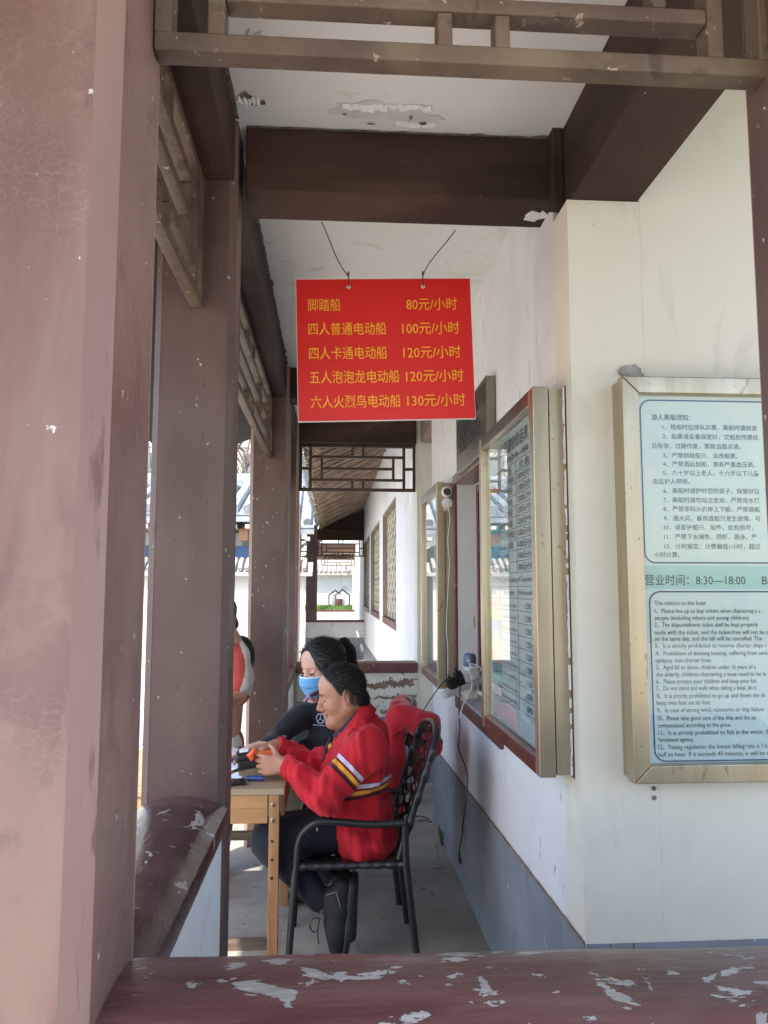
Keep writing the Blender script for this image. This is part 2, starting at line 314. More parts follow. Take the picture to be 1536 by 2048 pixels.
# ------------------------------------------------------------------ bodies: a smooth union of round cones and ellipsoids, skinned by surface nets
class Body:
    def __init__(s): s.p = []
    def cone(s, a, b, ra, rb, k=.03, op=1, tag=0):
        a, b = np.array(a, float), np.array(b, float); s.p.append(('c', a, b, ra, rb, k, op, tag)); return s
    def ell(s, c, r, rot=None, k=.03, op=1, tag=0):
        s.p.append(('e', np.array(c, float), np.array(r, float), np.array(rot if rot is not None else Matrix.Identity(3)), 0, k, op, tag)); return s
    @staticmethod
    def dist(q, P):
        if q[0] == 'c':
            a, b, ra, rb = q[1:5]; d = b - a; L = max(float(d @ d), 1e-9)
            t = np.clip(((P - a) @ d) / L, 0, 1)
            return np.sqrt((((P - a) - t[..., None] * d) ** 2).sum(-1)) - (ra + (rb - ra) * t)
        c, r, m = q[1:4]; l = (P - c) @ m
        k0 = np.sqrt(((l / r) ** 2).sum(-1)); k1 = np.sqrt(((l / (r * r)) ** 2).sum(-1)) + 1e-9
        return k0 * (k0 - 1) / k1
    def bounds(s):
        lo, hi = [], []
        for q in s.p:
            if q[6] != 1: continue
            if q[0] == 'c': r = max(q[3], q[4]); lo.append(np.minimum(q[1], q[2]) - r); hi.append(np.maximum(q[1], q[2]) + r)
            else: r = q[2].max(); lo.append(q[1] - r); hi.append(q[1] + r)
        return np.min(lo, 0), np.max(hi, 0)
    def mesh(s, res, disp=None, cut=None):
        lo, hi = s.bounds(); lo = lo - 3 * res - .01; hi = hi + 3 * res + .01
        n = np.ceil((hi - lo) / res).astype(int) + 1
        ax = [(lo[i] + res * np.arange(n[i])).astype(np.float32) for i in range(3)]
        D = np.full(tuple(n), .2, np.float32)
        for q in s.p:
            if q[0] == 'c': r = max(q[3], q[4]); a, b = np.minimum(q[1], q[2]) - r, np.maximum(q[1], q[2]) + r
            else: r = q[2].max(); a, b = q[1] - r, q[1] + r
            m = max(q[5], .0) + 3 * res; i0 = np.clip(((a - m - lo) / res).astype(int), 0, n - 1); i1 = np.clip(((b + m - lo) / res).astype(int) + 2, 1, n)
            sl = tuple(slice(i0[i], i1[i]) for i in range(3))
            P = np.stack(np.meshgrid(*(ax[i][sl[i]] for i in range(3)), indexing='ij'), -1)
            d = Body.dist(q, P); k = q[5]; o = D[sl]
            if q[6] == 1:
                if k > 0: h = np.clip(.5 + .5 * (o - d) / k, 0, 1); D[sl] = o + (d - o) * h - k * h * (1 - h)
                else: D[sl] = np.minimum(o, d)
            else:
                d = -d; k = max(k, 1e-4); h = np.clip(.5 - .5 * (o - d) / k, 0, 1); D[sl] = o + (d - o) * h + k * h * (1 - h)
        if disp is not None or cut is not None:
            P = np.stack(np.meshgrid(*ax, indexing='ij'), -1)
            near = np.abs(D) < .06
            if disp is not None: D[near] -= disp(P[near])
            if cut is not None: D = np.maximum(D, cut(P))
        return nets(D, lo, res)
def nets(D, lo, res):
    I = D < 0; X, Y, Z = D.shape
    c = [I[a:X - 1 + a, b:Y - 1 + b, d:Z - 1 + d] for a in (0, 1) for b in (0, 1) for d in (0, 1)]
    tot = sum(k.astype(np.int8) for k in c); act = (tot > 0) & (tot < 8); idx = np.argwhere(act)
    vid = np.full(act.shape, -1, np.int64); vid[act] = np.arange(len(idx))
    acc = np.zeros((len(idx), 3)); cnt = np.zeros(len(idx))
    cor = [(a, b, d) for a in (0, 1) for b in (0, 1) for d in (0, 1)]
    g = {k: D[idx[:, 0] + k[0], idx[:, 1] + k[1], idx[:, 2] + k[2]] for k in cor}
    for i, a in enumerate(cor):
        for b in cor[i + 1:]:
            if sum(abs(a[j] - b[j]) for j in range(3)) != 1: continue
            da, db = g[a], g[b]; m = (da < 0) != (db < 0)
            t = np.where(m, da / np.where(m, da - db, 1), 0)
            acc += np.where(m[:, None], np.array(a) + t[:, None] * (np.array(b) - np.array(a)), 0); cnt += m
    V = lo + res * (idx + acc / cnt[:, None])
    F = []
    for axis in range(3):
        o = [0, 1, 2]; o.remove(axis); u, v = o
        sl0 = [slice(1, None)] * 3; sl0[axis] = slice(0, -1); sl1 = [slice(1, None)] * 3; sl1[axis] = slice(1, None)
        A, B = I[tuple(sl0)], I[tuple(sl1)]
        for flip, m in ((False, A & ~B), (True, ~A & B)):
            e = np.argwhere(m)
            if not len(e): continue
            e[:, u] += 1; e[:, v] += 1
            def gv(du, dv):
                w = e.copy(); w[:, u] -= du; w[:, v] -= dv
                w = np.minimum(w, np.array(vid.shape) - 1); return vid[w[:, 0], w[:, 1], w[:, 2]]
            q = np.stack([gv(0, 0), gv(1, 0), gv(1, 1), gv(0, 1)], 1)
            if flip ^ (axis == 1): q = q[:, ::-1]
            F.append(q)
    F = np.concatenate(F); F = F[(F >= 0).all(1)]
    return V, F
def np_obj(name, V, F, mat, parent=None, label=None, attrs=None, color=None, relax=1, **kw):
    loc = wloc(parent) if parent else Vector((0, 0, 0))
    V = np.asarray(V) - np.array(loc)
    me = bpy.data.meshes.new(name); me.vertices.add(len(V)); me.vertices.foreach_set('co', V.ravel().astype(np.float32))
    me.loops.add(F.size); me.loops.foreach_set('vertex_index', F.ravel().astype(np.int32))
    me.polygons.add(len(F)); me.polygons.foreach_set('loop_start', np.arange(0, F.size, F.shape[1], dtype=np.int32))
    me.update(calc_edges=True); me.validate()
    for k, a in (attrs or {}).items():
        at = me.attributes.new(k, 'FLOAT', 'POINT'); at.data.foreach_set('value', np.asarray(a, np.float32))
    if color is not None:
        at = me.color_attributes.new('tint', 'FLOAT_COLOR', 'POINT'); at.data.foreach_set('color', np.concatenate([color, np.ones((len(V), 1))], 1).astype(np.float32).ravel())
    me.polygons.foreach_set('use_smooth', [True] * len(me.polygons)); me.materials.append(mat)
    o = bpy.data.objects.new(name, me); COL.objects.link(o)
    if parent: o.parent = parent
    if relax:
        m = o.modifiers.new('relax', 'SMOOTH'); m.factor = .5; m.iterations = relax
    return props(o, label, **kw)

# ------------------------------------------------------------------ ground
gm = MB().box(-60, 60, -20, 120, -.30, -.06)
obj('ground', gm, ground_m, kind='structure', label='pale courtyard ground beyond the columns', loc=(0, 0, -.3))
floor_ = obj('corridor_floor', MB().box(-.85, .76, -1.5, 7.15, -.2, 0).box(.76, 2.6, 5.85, 7.15, -.2, 0).box(.76, 2.6, -1.5, 2.37, -.2, 0), concrete, kind='structure', label='cracked grey concrete floor of the corridor')
obj('far_corridor_floor', MB().box(-.75, .79, 7.15, 30, -.2, -.03), concrete, kind='structure')
pav = None
rnd = random.Random(3)
PV = thing('yard_paving', (-1.8, 9, -.06), 'pale rectangular pavers of the sunlit courtyard beside the corridor', 'paving', kind='structure')
for v in list(PV.keys()):
    if v == 'category': del PV[v]
pm = bpy.data.meshes.new('paver'); pb = MB().box(-.292, .292, -.292, .292, 0, .035); pm.from_pydata(pb.v, [], pb.f); pm.materials.append(paver_m)
for i in range(5):
    for j in range(13):
        o = bpy.data.objects.new('paver', pm); COL.objects.link(o); o.parent = PV
        o.location = (1.35 - .6 * i - .75, -.9 + .6 * j, rnd.uniform(-.002, .004)); o.rotation_euler = (0, 0, rnd.uniform(-.008, .008))

# ------------------------------------------------------------------ columns
def column(name, x0, x1, y0, y1, z0, z1, mat, label, ch=.022, group=None, em=None):
    t = thing(name, ((x0 + x1) / 2, (y0 + y1) / 2, z0), label, 'column', group)
    pts = [(x0 + ch, y0), (x1 - ch, y0), (x1, y0 + ch), (x1, y1 - ch), (x1 - ch, y1), (x0 + ch, y1), (x0, y1 - ch), (x0, y0 + ch)]
    n = 8; vs = [(p[0], p[1], z) for z in (z0, z1) for p in pts]
    e = .0015
    core = [(x0 + ch + e, y0 + 0), (x1 - ch - e, y0), (x1, y0 + ch + e), (x1, y1 - ch - e), (x1 - ch - e, y1), (x0 + ch + e, y1), (x0, y1 - ch - e), (x0, y0 + ch + e)]
    obj('shaft', MB().prism([(p[0], p[1], z0) for p in pts], (0, 0, z0), (0, 0, z1)), mat, t)
    # worn mitred edge strips on the four corners, 1 mm proud of the shaft
    for (cx, cy, sx, sy) in ((x0, y0, 1, 1), (x1, y0, -1, 1), (x1, y1, -1, -1), (x0, y1, 1, -1)):
        o = .0012
        a = (cx + sx * ch, cy - sy * o); b = (cx - sx * o, cy + sy * ch)
        c = (cx + sx * (ch + .001), cy + sy * .001); d = (cx + sx * .001, cy + sy * (ch + .001))
        obj('corner_edge', MB().prism([(a[0], a[1], z0), (c[0], c[1], z0), (d[0], d[1], z0), (b[0], b[1], z0)], (0, 0, z0), (0, 0, z1)), em or edge_paint, t)
    return t
XR = -.31
column('timber_column', -.605, XR, 1.045, 1.325, -.1, 3.30, near_lit_paint, 'broad pinkish brown column filling the left edge of the photo', .03, em=M('near_edge_paint', (.22, .135, .115), (.27, .175, .15), 5, rough=.5, stretch=(1, 1, .2), bump=.15, layers=(((.12, .06, .05), 10, .62, .72, (3, 3, .25), .5, .8),)))
column('timber_column', -.578, -.325, 2.45, 2.62, -.1, 3.30, column_paint, 'brown column standing where the dark side bench ends, with a latticework corner against it', em=column_paint)
column('timber_column', -.575, -.31, 5.33, 5.60, -.1, 3.30, column_paint, 'slim dark brown column behind the masked woman, paint flecks on its front')
column('timber_column', -.575, -.312, 6.92, 7.18, -.1, 3.30, column_paint, 'dark red column at the left end of the far parapet, mostly hidden behind the next column')
column('timber_column', .768, 1.07, 1.06, 1.34, -.1, 3.30, column_paint, 'brown column cut off by the right edge of the photo, in front of the notice board', .03)
for (x, y, n) in ((-.56, .04, 'a'), (.86, .04, 'b')): pass

# ------------------------------------------------------------------ beams
def beam(x0, x1, y0, y1, z0, z1, label, mat=beam_paint):
    return obj('timber_beam', MB().box(x0, x1, y0, y1, z0, z1), mat, None, label, 'beam', bevel=.006)
BZ, CZ = 3.04, 3.262
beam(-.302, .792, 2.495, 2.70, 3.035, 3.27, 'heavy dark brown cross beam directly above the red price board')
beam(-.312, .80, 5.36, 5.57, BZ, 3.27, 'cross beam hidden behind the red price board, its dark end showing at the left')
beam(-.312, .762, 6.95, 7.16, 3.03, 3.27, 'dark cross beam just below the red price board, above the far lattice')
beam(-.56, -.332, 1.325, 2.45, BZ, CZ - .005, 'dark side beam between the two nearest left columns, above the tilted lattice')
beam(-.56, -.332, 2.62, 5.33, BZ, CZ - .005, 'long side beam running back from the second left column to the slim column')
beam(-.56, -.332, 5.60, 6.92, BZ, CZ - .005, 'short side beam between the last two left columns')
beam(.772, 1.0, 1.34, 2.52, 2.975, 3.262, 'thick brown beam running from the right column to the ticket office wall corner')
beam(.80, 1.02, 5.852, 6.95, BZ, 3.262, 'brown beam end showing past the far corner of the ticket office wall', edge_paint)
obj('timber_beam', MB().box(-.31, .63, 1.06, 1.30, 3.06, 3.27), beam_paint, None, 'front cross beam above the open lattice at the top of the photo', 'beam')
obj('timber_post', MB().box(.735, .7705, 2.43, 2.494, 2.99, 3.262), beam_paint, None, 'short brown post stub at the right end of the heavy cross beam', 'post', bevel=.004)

# ------------------------------------------------------------------ ceiling and roof
cl = thing('pavilion_roof', (.2, 3, 3.26), 'white painted ceiling with flaking patches above the corridor', 'roof')
CE = MB(); CE.box(-.56, .80, 1.06, 7.16, 3.262, 3.40); CE.box(-.60, 1.1, -1.3, 1.06, 3.262, 3.40)  # second box: unseen roof carried over the camera, added to block the sun
obj('ceiling', CE, ceiling_m, cl)
eav = MB().prism([(-1.5, -1.3, 2.90), (-.60, -1.3, 3.27), (-.60, -1.3, 3.45), (-1.5, -1.3, 3.04)], (0, -1.3, 0), (0, 7.6, 0))  # left eave widened to keep direct sun out of the corridor
eav.box(.81, 2.4, -1.3, 7.6, 3.46, 3.60).box(-.6, .81, -1.3, 7.2, 3.402, 3.55)  # unseen slabs overhead and at right, added to shade the front wall
obj('sun_shading_eaves', eav, roof_dark, cl)
# flaking ceiling paint: curled flakes with bare dark patches
def blob(cx, cy, rx, ry, n, seed, jag=.35):
    r = random.Random(seed); return [(cx + rx * math.cos(2 * math.pi * k / n) * (1 + r.uniform(-jag, jag)), cy + ry * math.sin(2 * math.pi * k / n) * (1 + r.uniform(-jag, jag))) for k in range(n)]
def peel(cx, cy, rx, ry, seed, mat, z=3.2605, th=.0015, name='paint_flake', n=18):
    return obj(name, MB().prism([(p[0], p[1], z - th) for p in blob(cx, cy, rx, ry, n, seed)], (0, 0, 0), (0, 0, th)), mat, cl)
def curl(pts, drop, seed):
    """a lip of loose paint hanging below the ceiling along pts"""
    r = random.Random(seed); mb = MB(); a = []
    for (x, y) in pts:
        w = r.uniform(.008, .022); a.append(((x, y, 3.2590), (x + r.uniform(-.003, .003), y + w, 3.2590 - r.uniform(.4, 1) * drop)))
    vs = [p for q in a for p in q]; mb.add(vs, [(2 * i, 2 * i + 1, 2 * i + 3, 2 * i + 2) for i in range(len(a) - 1)])
    o = obj('paint_flake', mb, ceiling_m, cl, recalc=False); return o
bm_ = M('ceiling_underlayer', (.58, .575, .56), (.66, .65, .635), 8, rough=.95, bump=.3)
for i, (px, cy, rx, ry, mt) in enumerate(((.10, 2.38, .10, .045, bm_), (.22, 2.385, .10, .045, bm_), (.30, 2.41, .05, .03, bm_), (.0, 2.16, .07, .035, bm_), (.12, 2.18, .05, .02, bm_), (-.235, 2.10, .04, .06, bm_))):
    peel(px, cy, rx, ry, i, mt, z=3.2605 - .0004 * i, th=.001)
for i, (px, cy, rx, ry) in enumerate(((-.283, 2.33, .016, .022), (-.262, 2.36, .016, .010), (-.235, 2.355, .010, .012), (.295, 2.43, .014, .008), (.250, 2.40, .004, .012), (.03, 2.395, .007, .004), (-.27, 2.12, .008, .012), (.12, 2.44, .014, .004))):
    peel(px, cy, rx, ry, 40 + i, dark_hole, z=3.2570 - .0004 * i, th=.001)
for i, (a, b, y, d) in enumerate(((.02, .17, 2.345, .016), (.17, .31, 2.34, .012), (-.06, .08, 2.13, .008), (.10, .19, 2.165, .006), (-.31, -.24, 2.33, .018), (-.30, -.22, 2.17, .012), (.20, .34, 2.43, .010))):
    r = random.Random(60 + i); n = 14
    curl([(a + (b - a) * k / n, y + r.uniform(-.008, .008)) for k in range(n + 1)], d, i)
# ragged mould line where ceiling meets the cross beam, and along the long side beam
for (axis, a, b, c, seed) in (('x', -.30, .78, 2.487, 5), ('y', 2.75, 5.3, -.322, 6), ('y', 1.40, 2.40, .783, 7), ('y', 1.4, 2.45, -.322, 8)):
    r = random.Random(seed); n = int((b - a) / .035); mb = MB(); s = -1 if axis == 'x' or c > 0 else 1
    w = [r.uniform(.000, .004) + (.008 if r.random() < .08 else 0) for _ in range(n + 1)]; off = -s * .012
    pts = []
    for k in range(n + 1):
        t = a + (b - a) * k / n
        pts += [((t, c + off, 3.2585), (t, c + s * w[k], 3.2585)) if axis == 'x' else ((c + off, t, 3.2585), (c + s * w[k], t, 3.2585))]
    vs = [p for q in pts for p in q]; mb.add(vs, [(2 * i, 2 * i + 1, 2 * i + 3, 2 * i + 2) for i in range(n)])
    obj('mould_line', mb, dark_hole, cl, recalc=False)

# ------------------------------------------------------------------ lattice panels
def lattice(P0, du, dv, L, H, th, dep, label, mat=lattice_paint, group=None, bottom=1.15, top=True):
    """Panel from top-left corner P0; u along du (length L), v down (height H). Each rail and stile is a bar of its own."""
    P0, du = Vector(P0), Vector(du); nrm = du.cross(Vector((0, 0, 1)))
    t = thing('hanging_lattice', P0 + du * (L / 2) - Vector((0, 0, H)), label, 'lattice', group)
    def b(u0, v0, u1, v1, w=th, d=dep):
        a = P0 + du * (u0 * L) - Vector((0, 0, v0 * H)); c = P0 + du * (u1 * L) - Vector((0, 0, v1 * H))
        mb = MB(); dd = (c - a).normalized()
        side = Vector((0, 0, 1)) if abs(dd.z) < .5 else du
        mb.bar(a, c, d, w, up=side)
        obj('lattice_bar', mb, mat, t, bevel=min(th * .16, .004))
    hv = th / 2 / H; hu = th / 2 / L
    if top: b(hu * 2, hv * 1.2, 1 - hu * 2, hv * 1.2)
    b(0, 1 - hv, 1, 1 - hv, th * bottom, dep * .92)
    b(hu, 0, hu, 1 - 2 * hv); b(1 - hu, 0, 1 - hu, 1 - 2 * hv)
    A, B, c_, d_ = .095, .900, .192, .808
    if L > 1.8: A, B, c_, d_ = .06, .94, .125, .875
    b(A, 2 * hv, A, 1 - 2 * hv); b(B, 2 * hv, B, 1 - 2 * hv)
    g = .94
    b(A + hu, .27, B - hu, .27, th * g, dep * g); b(A + hu, .76, B - hu, .76, th * g, dep * g)
    b(c_, .27 + hv, c_, .76 - hv, th * .9, dep * .9); b(d_, .27 + hv, d_, .76 - hv, th * .9, dep * .9)
    b(c_ + hu, .52, d_ - hu, .52, th * g, dep * .85)
    b(2 * hu, .52, A - hu, .52, th * g, dep * g); b(B + hu, .52, 1 - 2 * hu, .52, th * g, dep * g)
    for u in (.455, .548):
        b(u, 2 * hv, u, .27 - hv, th * .9, dep * .9); b(u, .76 + hv, u, 1 - 2 * hv, th * .9, dep * .9)
    if L > 1.8:
        for u in (.30, .70): b(u, .27 + hv, u, .76 - hv, th * .9, dep * .9)
    return t
X_ = Vector((1, 0, 0)); Y_ = Vector((0, 1, 0))
lattice((-.308, 1.26, 3.055), X_, Y_, 1.092, .445, .030, .046, 'open brown lattice spanning the top of the photo, closest to the viewer', group=None)
lattice((-.445, 1.327, 3.04), Y_, X_, 1.121, .435, .030, .040, 'steeply foreshortened brown lattice hanging between the two nearest left columns')
lattice((-.445, 2.622, 3.04), Y_, X_, 2.706, .435, .030, .040, 'long brown lattice hanging under the side beam, left of the red price board')
lattice((-.445, 5.602, 3.04), Y_, X_, 1.316, .435, .030, .040, 'lattice hanging between the last two left columns')
lattice((-.312, 7.04, 3.03), X_, Y_, 1.072, .435, .026, .034, 'dark brown lattice just under the red price board with the rafters seen through it', far_lattice_paint)

# ------------------------------------------------------------------ bench rails
def bench(a, b, halfw, z, mat, wallmat, label, axis, dado=False, drop=.62, side=0.015):
    """rounded plank a..b (along axis) on a low plastered wall"""
    ax = 'x' if axis == 'x' else 'y'
    cx = (a[0] + b[0]) / 2; cy = (a[1] + b[1]) / 2
    t = thing('bench_rail', (cx, cy, 0), label, 'bench')
    prof = []
    n = 14
    for k in range(n + 1):
        u = -1 + 2 * k / n
        prof.append((u * halfw, z - .010 - .040 * abs(u) ** 2.6))
    prof += [(halfw * 1.0, z - .085), (halfw * .965, z - .115), (-halfw * .965, z - .115), (-halfw * 1.0, z - .085)]
    def pt(u, w, e): return (e[0], e[1] + u, w) if ax == 'x' else (e[0] + u, e[1], w)
    # plank in sections along its length so that it can sag and undulate a little
    secs = 26; vs = []; rr = random.Random(int(z * 1000 + cx * 77))
    for i in range(secs + 1):
        f = i / secs; e = (a[0] + (b[0] - a[0]) * f, a[1] + (b[1] - a[1]) * f); wob = rr.uniform(-.0013, .0013)
        vs += [pt(u, w + wob, e) for u, w in prof]
    m = len(prof); fs = [(i * m + k, i * m + (k + 1) % m, (i + 1) * m + (k + 1) % m, (i + 1) * m + k) for i in range(secs) for k in range(m)]
    fs += [tuple(range(m)), tuple(secs * m + k for k in reversed(range(m)))]
    mb = MB(); mb.add(vs, fs); obj('seat_plank', mb, mat, t, smooth=True)
    hw = halfw - side
    if ax == 'x': w = MB().box(a[0], b[0], a[1] - hw, a[1] + hw, -.05, z - .116)
    else: w = MB().box(a[0] - hw, a[0] + hw, a[1], b[1], -.05, z - .116)
    obj('low_wall', w, wallmat, t)
    if dado:
        d = .004
        if ax == 'x': w = MB().box(a[0] + .001, b[0] - .001, a[1] - hw - d, a[1] + hw + d, -.05, dado)
        else: w = MB().box(a[0] - hw - d, a[0] + hw + d, a[1] + .001, b[1] - .001, -.05, dado)
        obj('painted_skirting', w, dado_m, t)
    return t
b1 = bench((-.31, 1.190), (1.9, 1.125), .165, 1.145, bench_paint, plaster, 'maroon bench rail with large pale paint chips along the bottom of the photo', 'x', dado=.5)
b2 = bench((-.452, 1.325), (-.452, 2.452), .136, 1.082, side_bench_paint, plaster, 'glossy dark maroon bench rail running back from the near left column, its top flaked', 'y')
b3 = bench((-.45, 5.60), (-.45, 6.925), .13, 1.05, trim_paint, peel_wall, 'short side bench rail beyond the woman, its cream wall stained yellow', 'y', dado=.56)
# far parapet
t = thing('parapet', (.22, 7.04, 0), 'cream parapet with a maroon top and dark peeled patches behind the seated people', 'wall')
obj('coping', MB().box(-.31, .765, 6.93, 7.17, .958, 1.045), trim_paint, t, bevel=.008)
obj('low_wall', MB().box(-.31, .765, 6.955, 7.145, -.05, .957), peel_wall, t)
obj('painted_skirting', MB().box(-.31, .765, 6.945, 6.954, -.05, .575), dado_m, t)
for i, (xa, xb, z, h) in enumerate(((.30, .74, .850, .030), (.36, .56, .735, .012), (.53, .755, .742, .024), (.10, .28, .83, .016), (-.25, -.1, .70, .02), (.60, .73, .885, .022))):
    r = random.Random(i + 3); n = 46; up_ = []; dn = []; d = 0
    for k in range(n + 1):
        x = xa + (xb - xa) * k / n; d += r.uniform(-.006, .006); d *= .93; e_ = math.sin(math.pi * k / n) ** .4
        up_.append((x, z + d + h * e_ * r.uniform(.5, 1.4))); dn.append((x, z + d - h * e_ * r.uniform(.4, 1.5)))
    yq = 6.9545 - .0006 * i; mb = MB(); mb.add([(p[0], yq, p[1]) for q in zip(up_, dn) for p in q], [(2 * k, 2 * k + 1, 2 * k + 3, 2 * k + 2) for k in range(n)])
    obj('peeled_patch', mb, bare, t, recalc=False)

# ------------------------------------------------------------------ ticket office
to = thing('ticket_office', (1.6, 4.1, 0), 'white plastered ticket office with a blue grey base along the right of the corridor', 'building')
WX = .76; OY0, OY1, OZ0, OZ1 = 3.44, 4.70, 1.05, 2.40
wl = MB()
wl.box(WX, WX + .16, 2.53, OY0, -.1, 3.5).box(WX, WX + .16, OY1, 5.85, -.1, 3.5).box(WX, WX + .16, OY0, OY1, -.1, OZ0).box(WX, WX + .16, OY0, OY1, OZ1, 3.5)
obj('side_wall', wl, plaster, to)
obj('front_wall', MB().box(WX, 1.002, 2.37, 2.53, -.1, 2.973).box(1.0025, 3.4, 2.37, 2.53, -.1, 3.5), cream, to)
obj('rear_wall', MB().box(WX + .16, 3.4, 5.70, 5.85, -.1, 3.5), cream, to)
# side dado: its top edge climbs towards the viewer
dz = lambda y: .54 + (5.85 - y) * .0 + (.648 - .541) * min(1, (5.854 - y) / 3.47)
ys = [2.372 + (5.848 - 2.372) * k / 60 for k in range(61)]; rr = random.Random(9)
top = [(WX - .004, y, dz(y) + rr.uniform(-.002, .002)) for y in ys]
poly = [(WX - .004, 2.372, -.05)] + top + [(WX - .004, 5.848, -.05)]
obj('painted_skirting', MB().prism(poly, (0, 0, 0), (.0038, 0, 0)), dado_m, to)
lip = MB(); 
for k in range(60): lip.bar(Vector(top[k]) + Vector((-.0005, 0, .0015)), Vector(top[k + 1]) + Vector((-.0005, 0, .0015)), .006, .007)
obj('paint_line', lip, bare, to)
obj('painted_skirting', MB().box(WX + .002, 3.4, 2.364, 2.3695, -.05, .645), dado_m, to)
# niche, window frame, sill, head
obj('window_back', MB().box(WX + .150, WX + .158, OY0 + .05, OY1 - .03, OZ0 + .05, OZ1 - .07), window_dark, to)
wf = MB().box(WX + .125, WX + .149, OY1 - .05, OY1 - .001, OZ0 + .04, OZ1 - .06).box(WX + .125, WX + .149, OY0 + .001, OY0 + .05, OZ0 + .04, OZ1 - .06).box(WX + .125, WX + .149, OY0 + .05, OY1 - .05, OZ1 - .11, OZ1 - .06).box(WX + .125, WX + .149, 4.02, 4.07, OZ0 + .04, OZ1 - .111)
obj('window_frame', wf, trim_paint, to, bevel=.002)
obj('window_casing', MB().box(WX - .012, WX + .004, OY1 - .004, OY1 + .042, OZ0 - .03, OZ1), trim_paint, to, bevel=.003)
obj('window_head', MB().box(WX - .014, WX + .12, OY0 + .0, OY1 + .045, OZ1 - .055, OZ1 + .003), M('red_brown_metal', (.20, .10, .07), (.28, .16, .12), 4, rough=.3, metal=.3, bump=.05), to, bevel=.003)
obj('window_sill', MB().box(WX - .018, WX + .122, OY0 + .002, OY1 - .005, OZ0 - .055, OZ0 + .012), trim_paint, to, bevel=.003)
obj('sill_top', MB().box(WX - .012, WX + .12, OY0 + .004, OY1 - .008, OZ0 + .0125, OZ0 + .022), M('sill_plaster', (.40, .38, .36), (.52, .50, .47), 20, rough=.8, bump=.4), to)
rp = MB(); r = random.Random(4)
# pocked plaster and hairline cracks of the front wall

for (px, pz) in ((.985, 1.093), (.985, 1.065)): obj('screw_head', MB().lathe((px, 2.3690, pz), [(.007, 0), (.007, .003), (.003, .005)], 10, (0, -1, 0)), dark_hole, to)

obj('mortar_patch', MB().prism([(p[0], 2.3695, p[1]) for p in blob(.955, 2.395, .038, .022, 16, 3, .4)], (0, 0, 0), (0, -.012, 0)), M('grey_mortar', (.25, .27, .24), (.40, .40, .36), 30, rough=.95, bump=.5), to)
fl = MB()
for pts in (((.752, 2.60, 3.02), (.70, 2.60, 3.005), (.735, 2.6, 2.985)), ((.758, 2.56, 3.05), (.72, 2.56, 3.03), (.75, 2.56, 2.99))):
    fl.prism(pts, (0, 0, 0), (0, .004, 0))
obj('plaster_flake', MB().prism([(p[0], p[1], 3.0335) for p in blob(.715, 2.60, .05, .035, 14, 12, .45)], (0, 0, 0), (0, 0, -.003)), plaster, to)

# far return wall of the office bay
rw = thing('return_wall', (1.6, 7.05, 0), 'narrow strip of cream wall with a grey base beyond the far display case', 'wall')
obj('wall_face', MB().box(.766, 2.6, 6.97, 7.18, -.1, 3.4), cream, rw)
obj('painted_skirting', MB().box(.768, 2.6, 6.962, 6.9695, -.05, .575), dado_m, rw)

# ------------------------------------------------------------------ display cases and notice board
def P(px, *a): return px
def display_case(y0, y1, z0, z1, label, gold, near=True):
    x0, x1 = .650, .757
    t = thing('display_case', (x1, (y0 + y1) / 2, z0), label, 'display case')
    fw = .052; ym = gold
    dpt = x0 + .052       # door part | back box
    # back box as a shell of four sides
    bx = MB()
    bx.box(dpt + .004, x1, y0 + .006, y0 + .012, z0 + .006, z1 - .006); bx.box(dpt + .004, x1, y1 - .012, y1 - .006, z0 + .006, z1 - .006)
    bx.box(dpt + .004, x1, y0 + .0125, y1 - .0125, z1 - .012, z1 - .006); bx.box(dpt + .004, x1, y0 + .0125, y1 - .0125, z0 + .006, z0 + .012)
    obj('case_body', bx, gold_metal, t)
    for (a, b, c, d) in ((y0, y0 + fw, z0, z1), (y1 - fw, y1, z0, z1)):
        obj('door_stile', MB().box(x0, dpt, a, b, c, d), gold_metal, t, bevel=.003)
    obj('door_rail', MB().box(x0, dpt, y0 + fw + .001, y1 - fw - .001, z1 - fw, z1), dark_metal, t, bevel=.003)
    obj('door_rail', MB().box(x0, dpt, y0 + fw + .001, y1 - fw - .001, z0, z0 + fw), M('maroon_metal', (.13, .04, .035), (.20, .08, .06), 4, rough=.3, metal=.4, bump=0), t, bevel=.003)
    obj('gasket', MB().box(dpt, dpt + .0035, y0 + .012, y0 + .03, z0 + .012, z1 - .012).box(dpt, dpt + .0035, y1 - .03, y1 - .012, z0 + .012, z1 - .012).box(dpt, dpt + .0035, y0 + .031, y1 - .031, z1 - .03, z1 - .012).box(dpt, dpt + .0035, y0 + .031, y1 - .031, z0 + .012, z0 + .03), black_plastic, t)
    obj('glass_pane', MB().box(x0 + .020, x0 + .023, y0 + fw + .001, y1 - fw - .001, z0 + fw + .001, z1 - fw - .001), glass_m, t)
    obj('sheet_backing', MB().box(x0 + .031, x0 + .035, y0 + fw + .003, y1 - fw - .003, z0 + fw + .003, z1 - fw - .003), poster_mat('price_list_sheet' if near else 'notice_sheet_far', (.60, .68, .66), (.62, .71, .71), (.52, .63, .69), z0, z1), t)
    return t
dc1 = display_case(2.435, 3.375, 1.113, 2.362, 'nearest bronze framed glass case holding the boat price list', 1)
dc2 = display_case(4.775, 5.69, 1.09, 2.372, 'far bronze framed glass case with the small camera mounted on its side', 1, False)
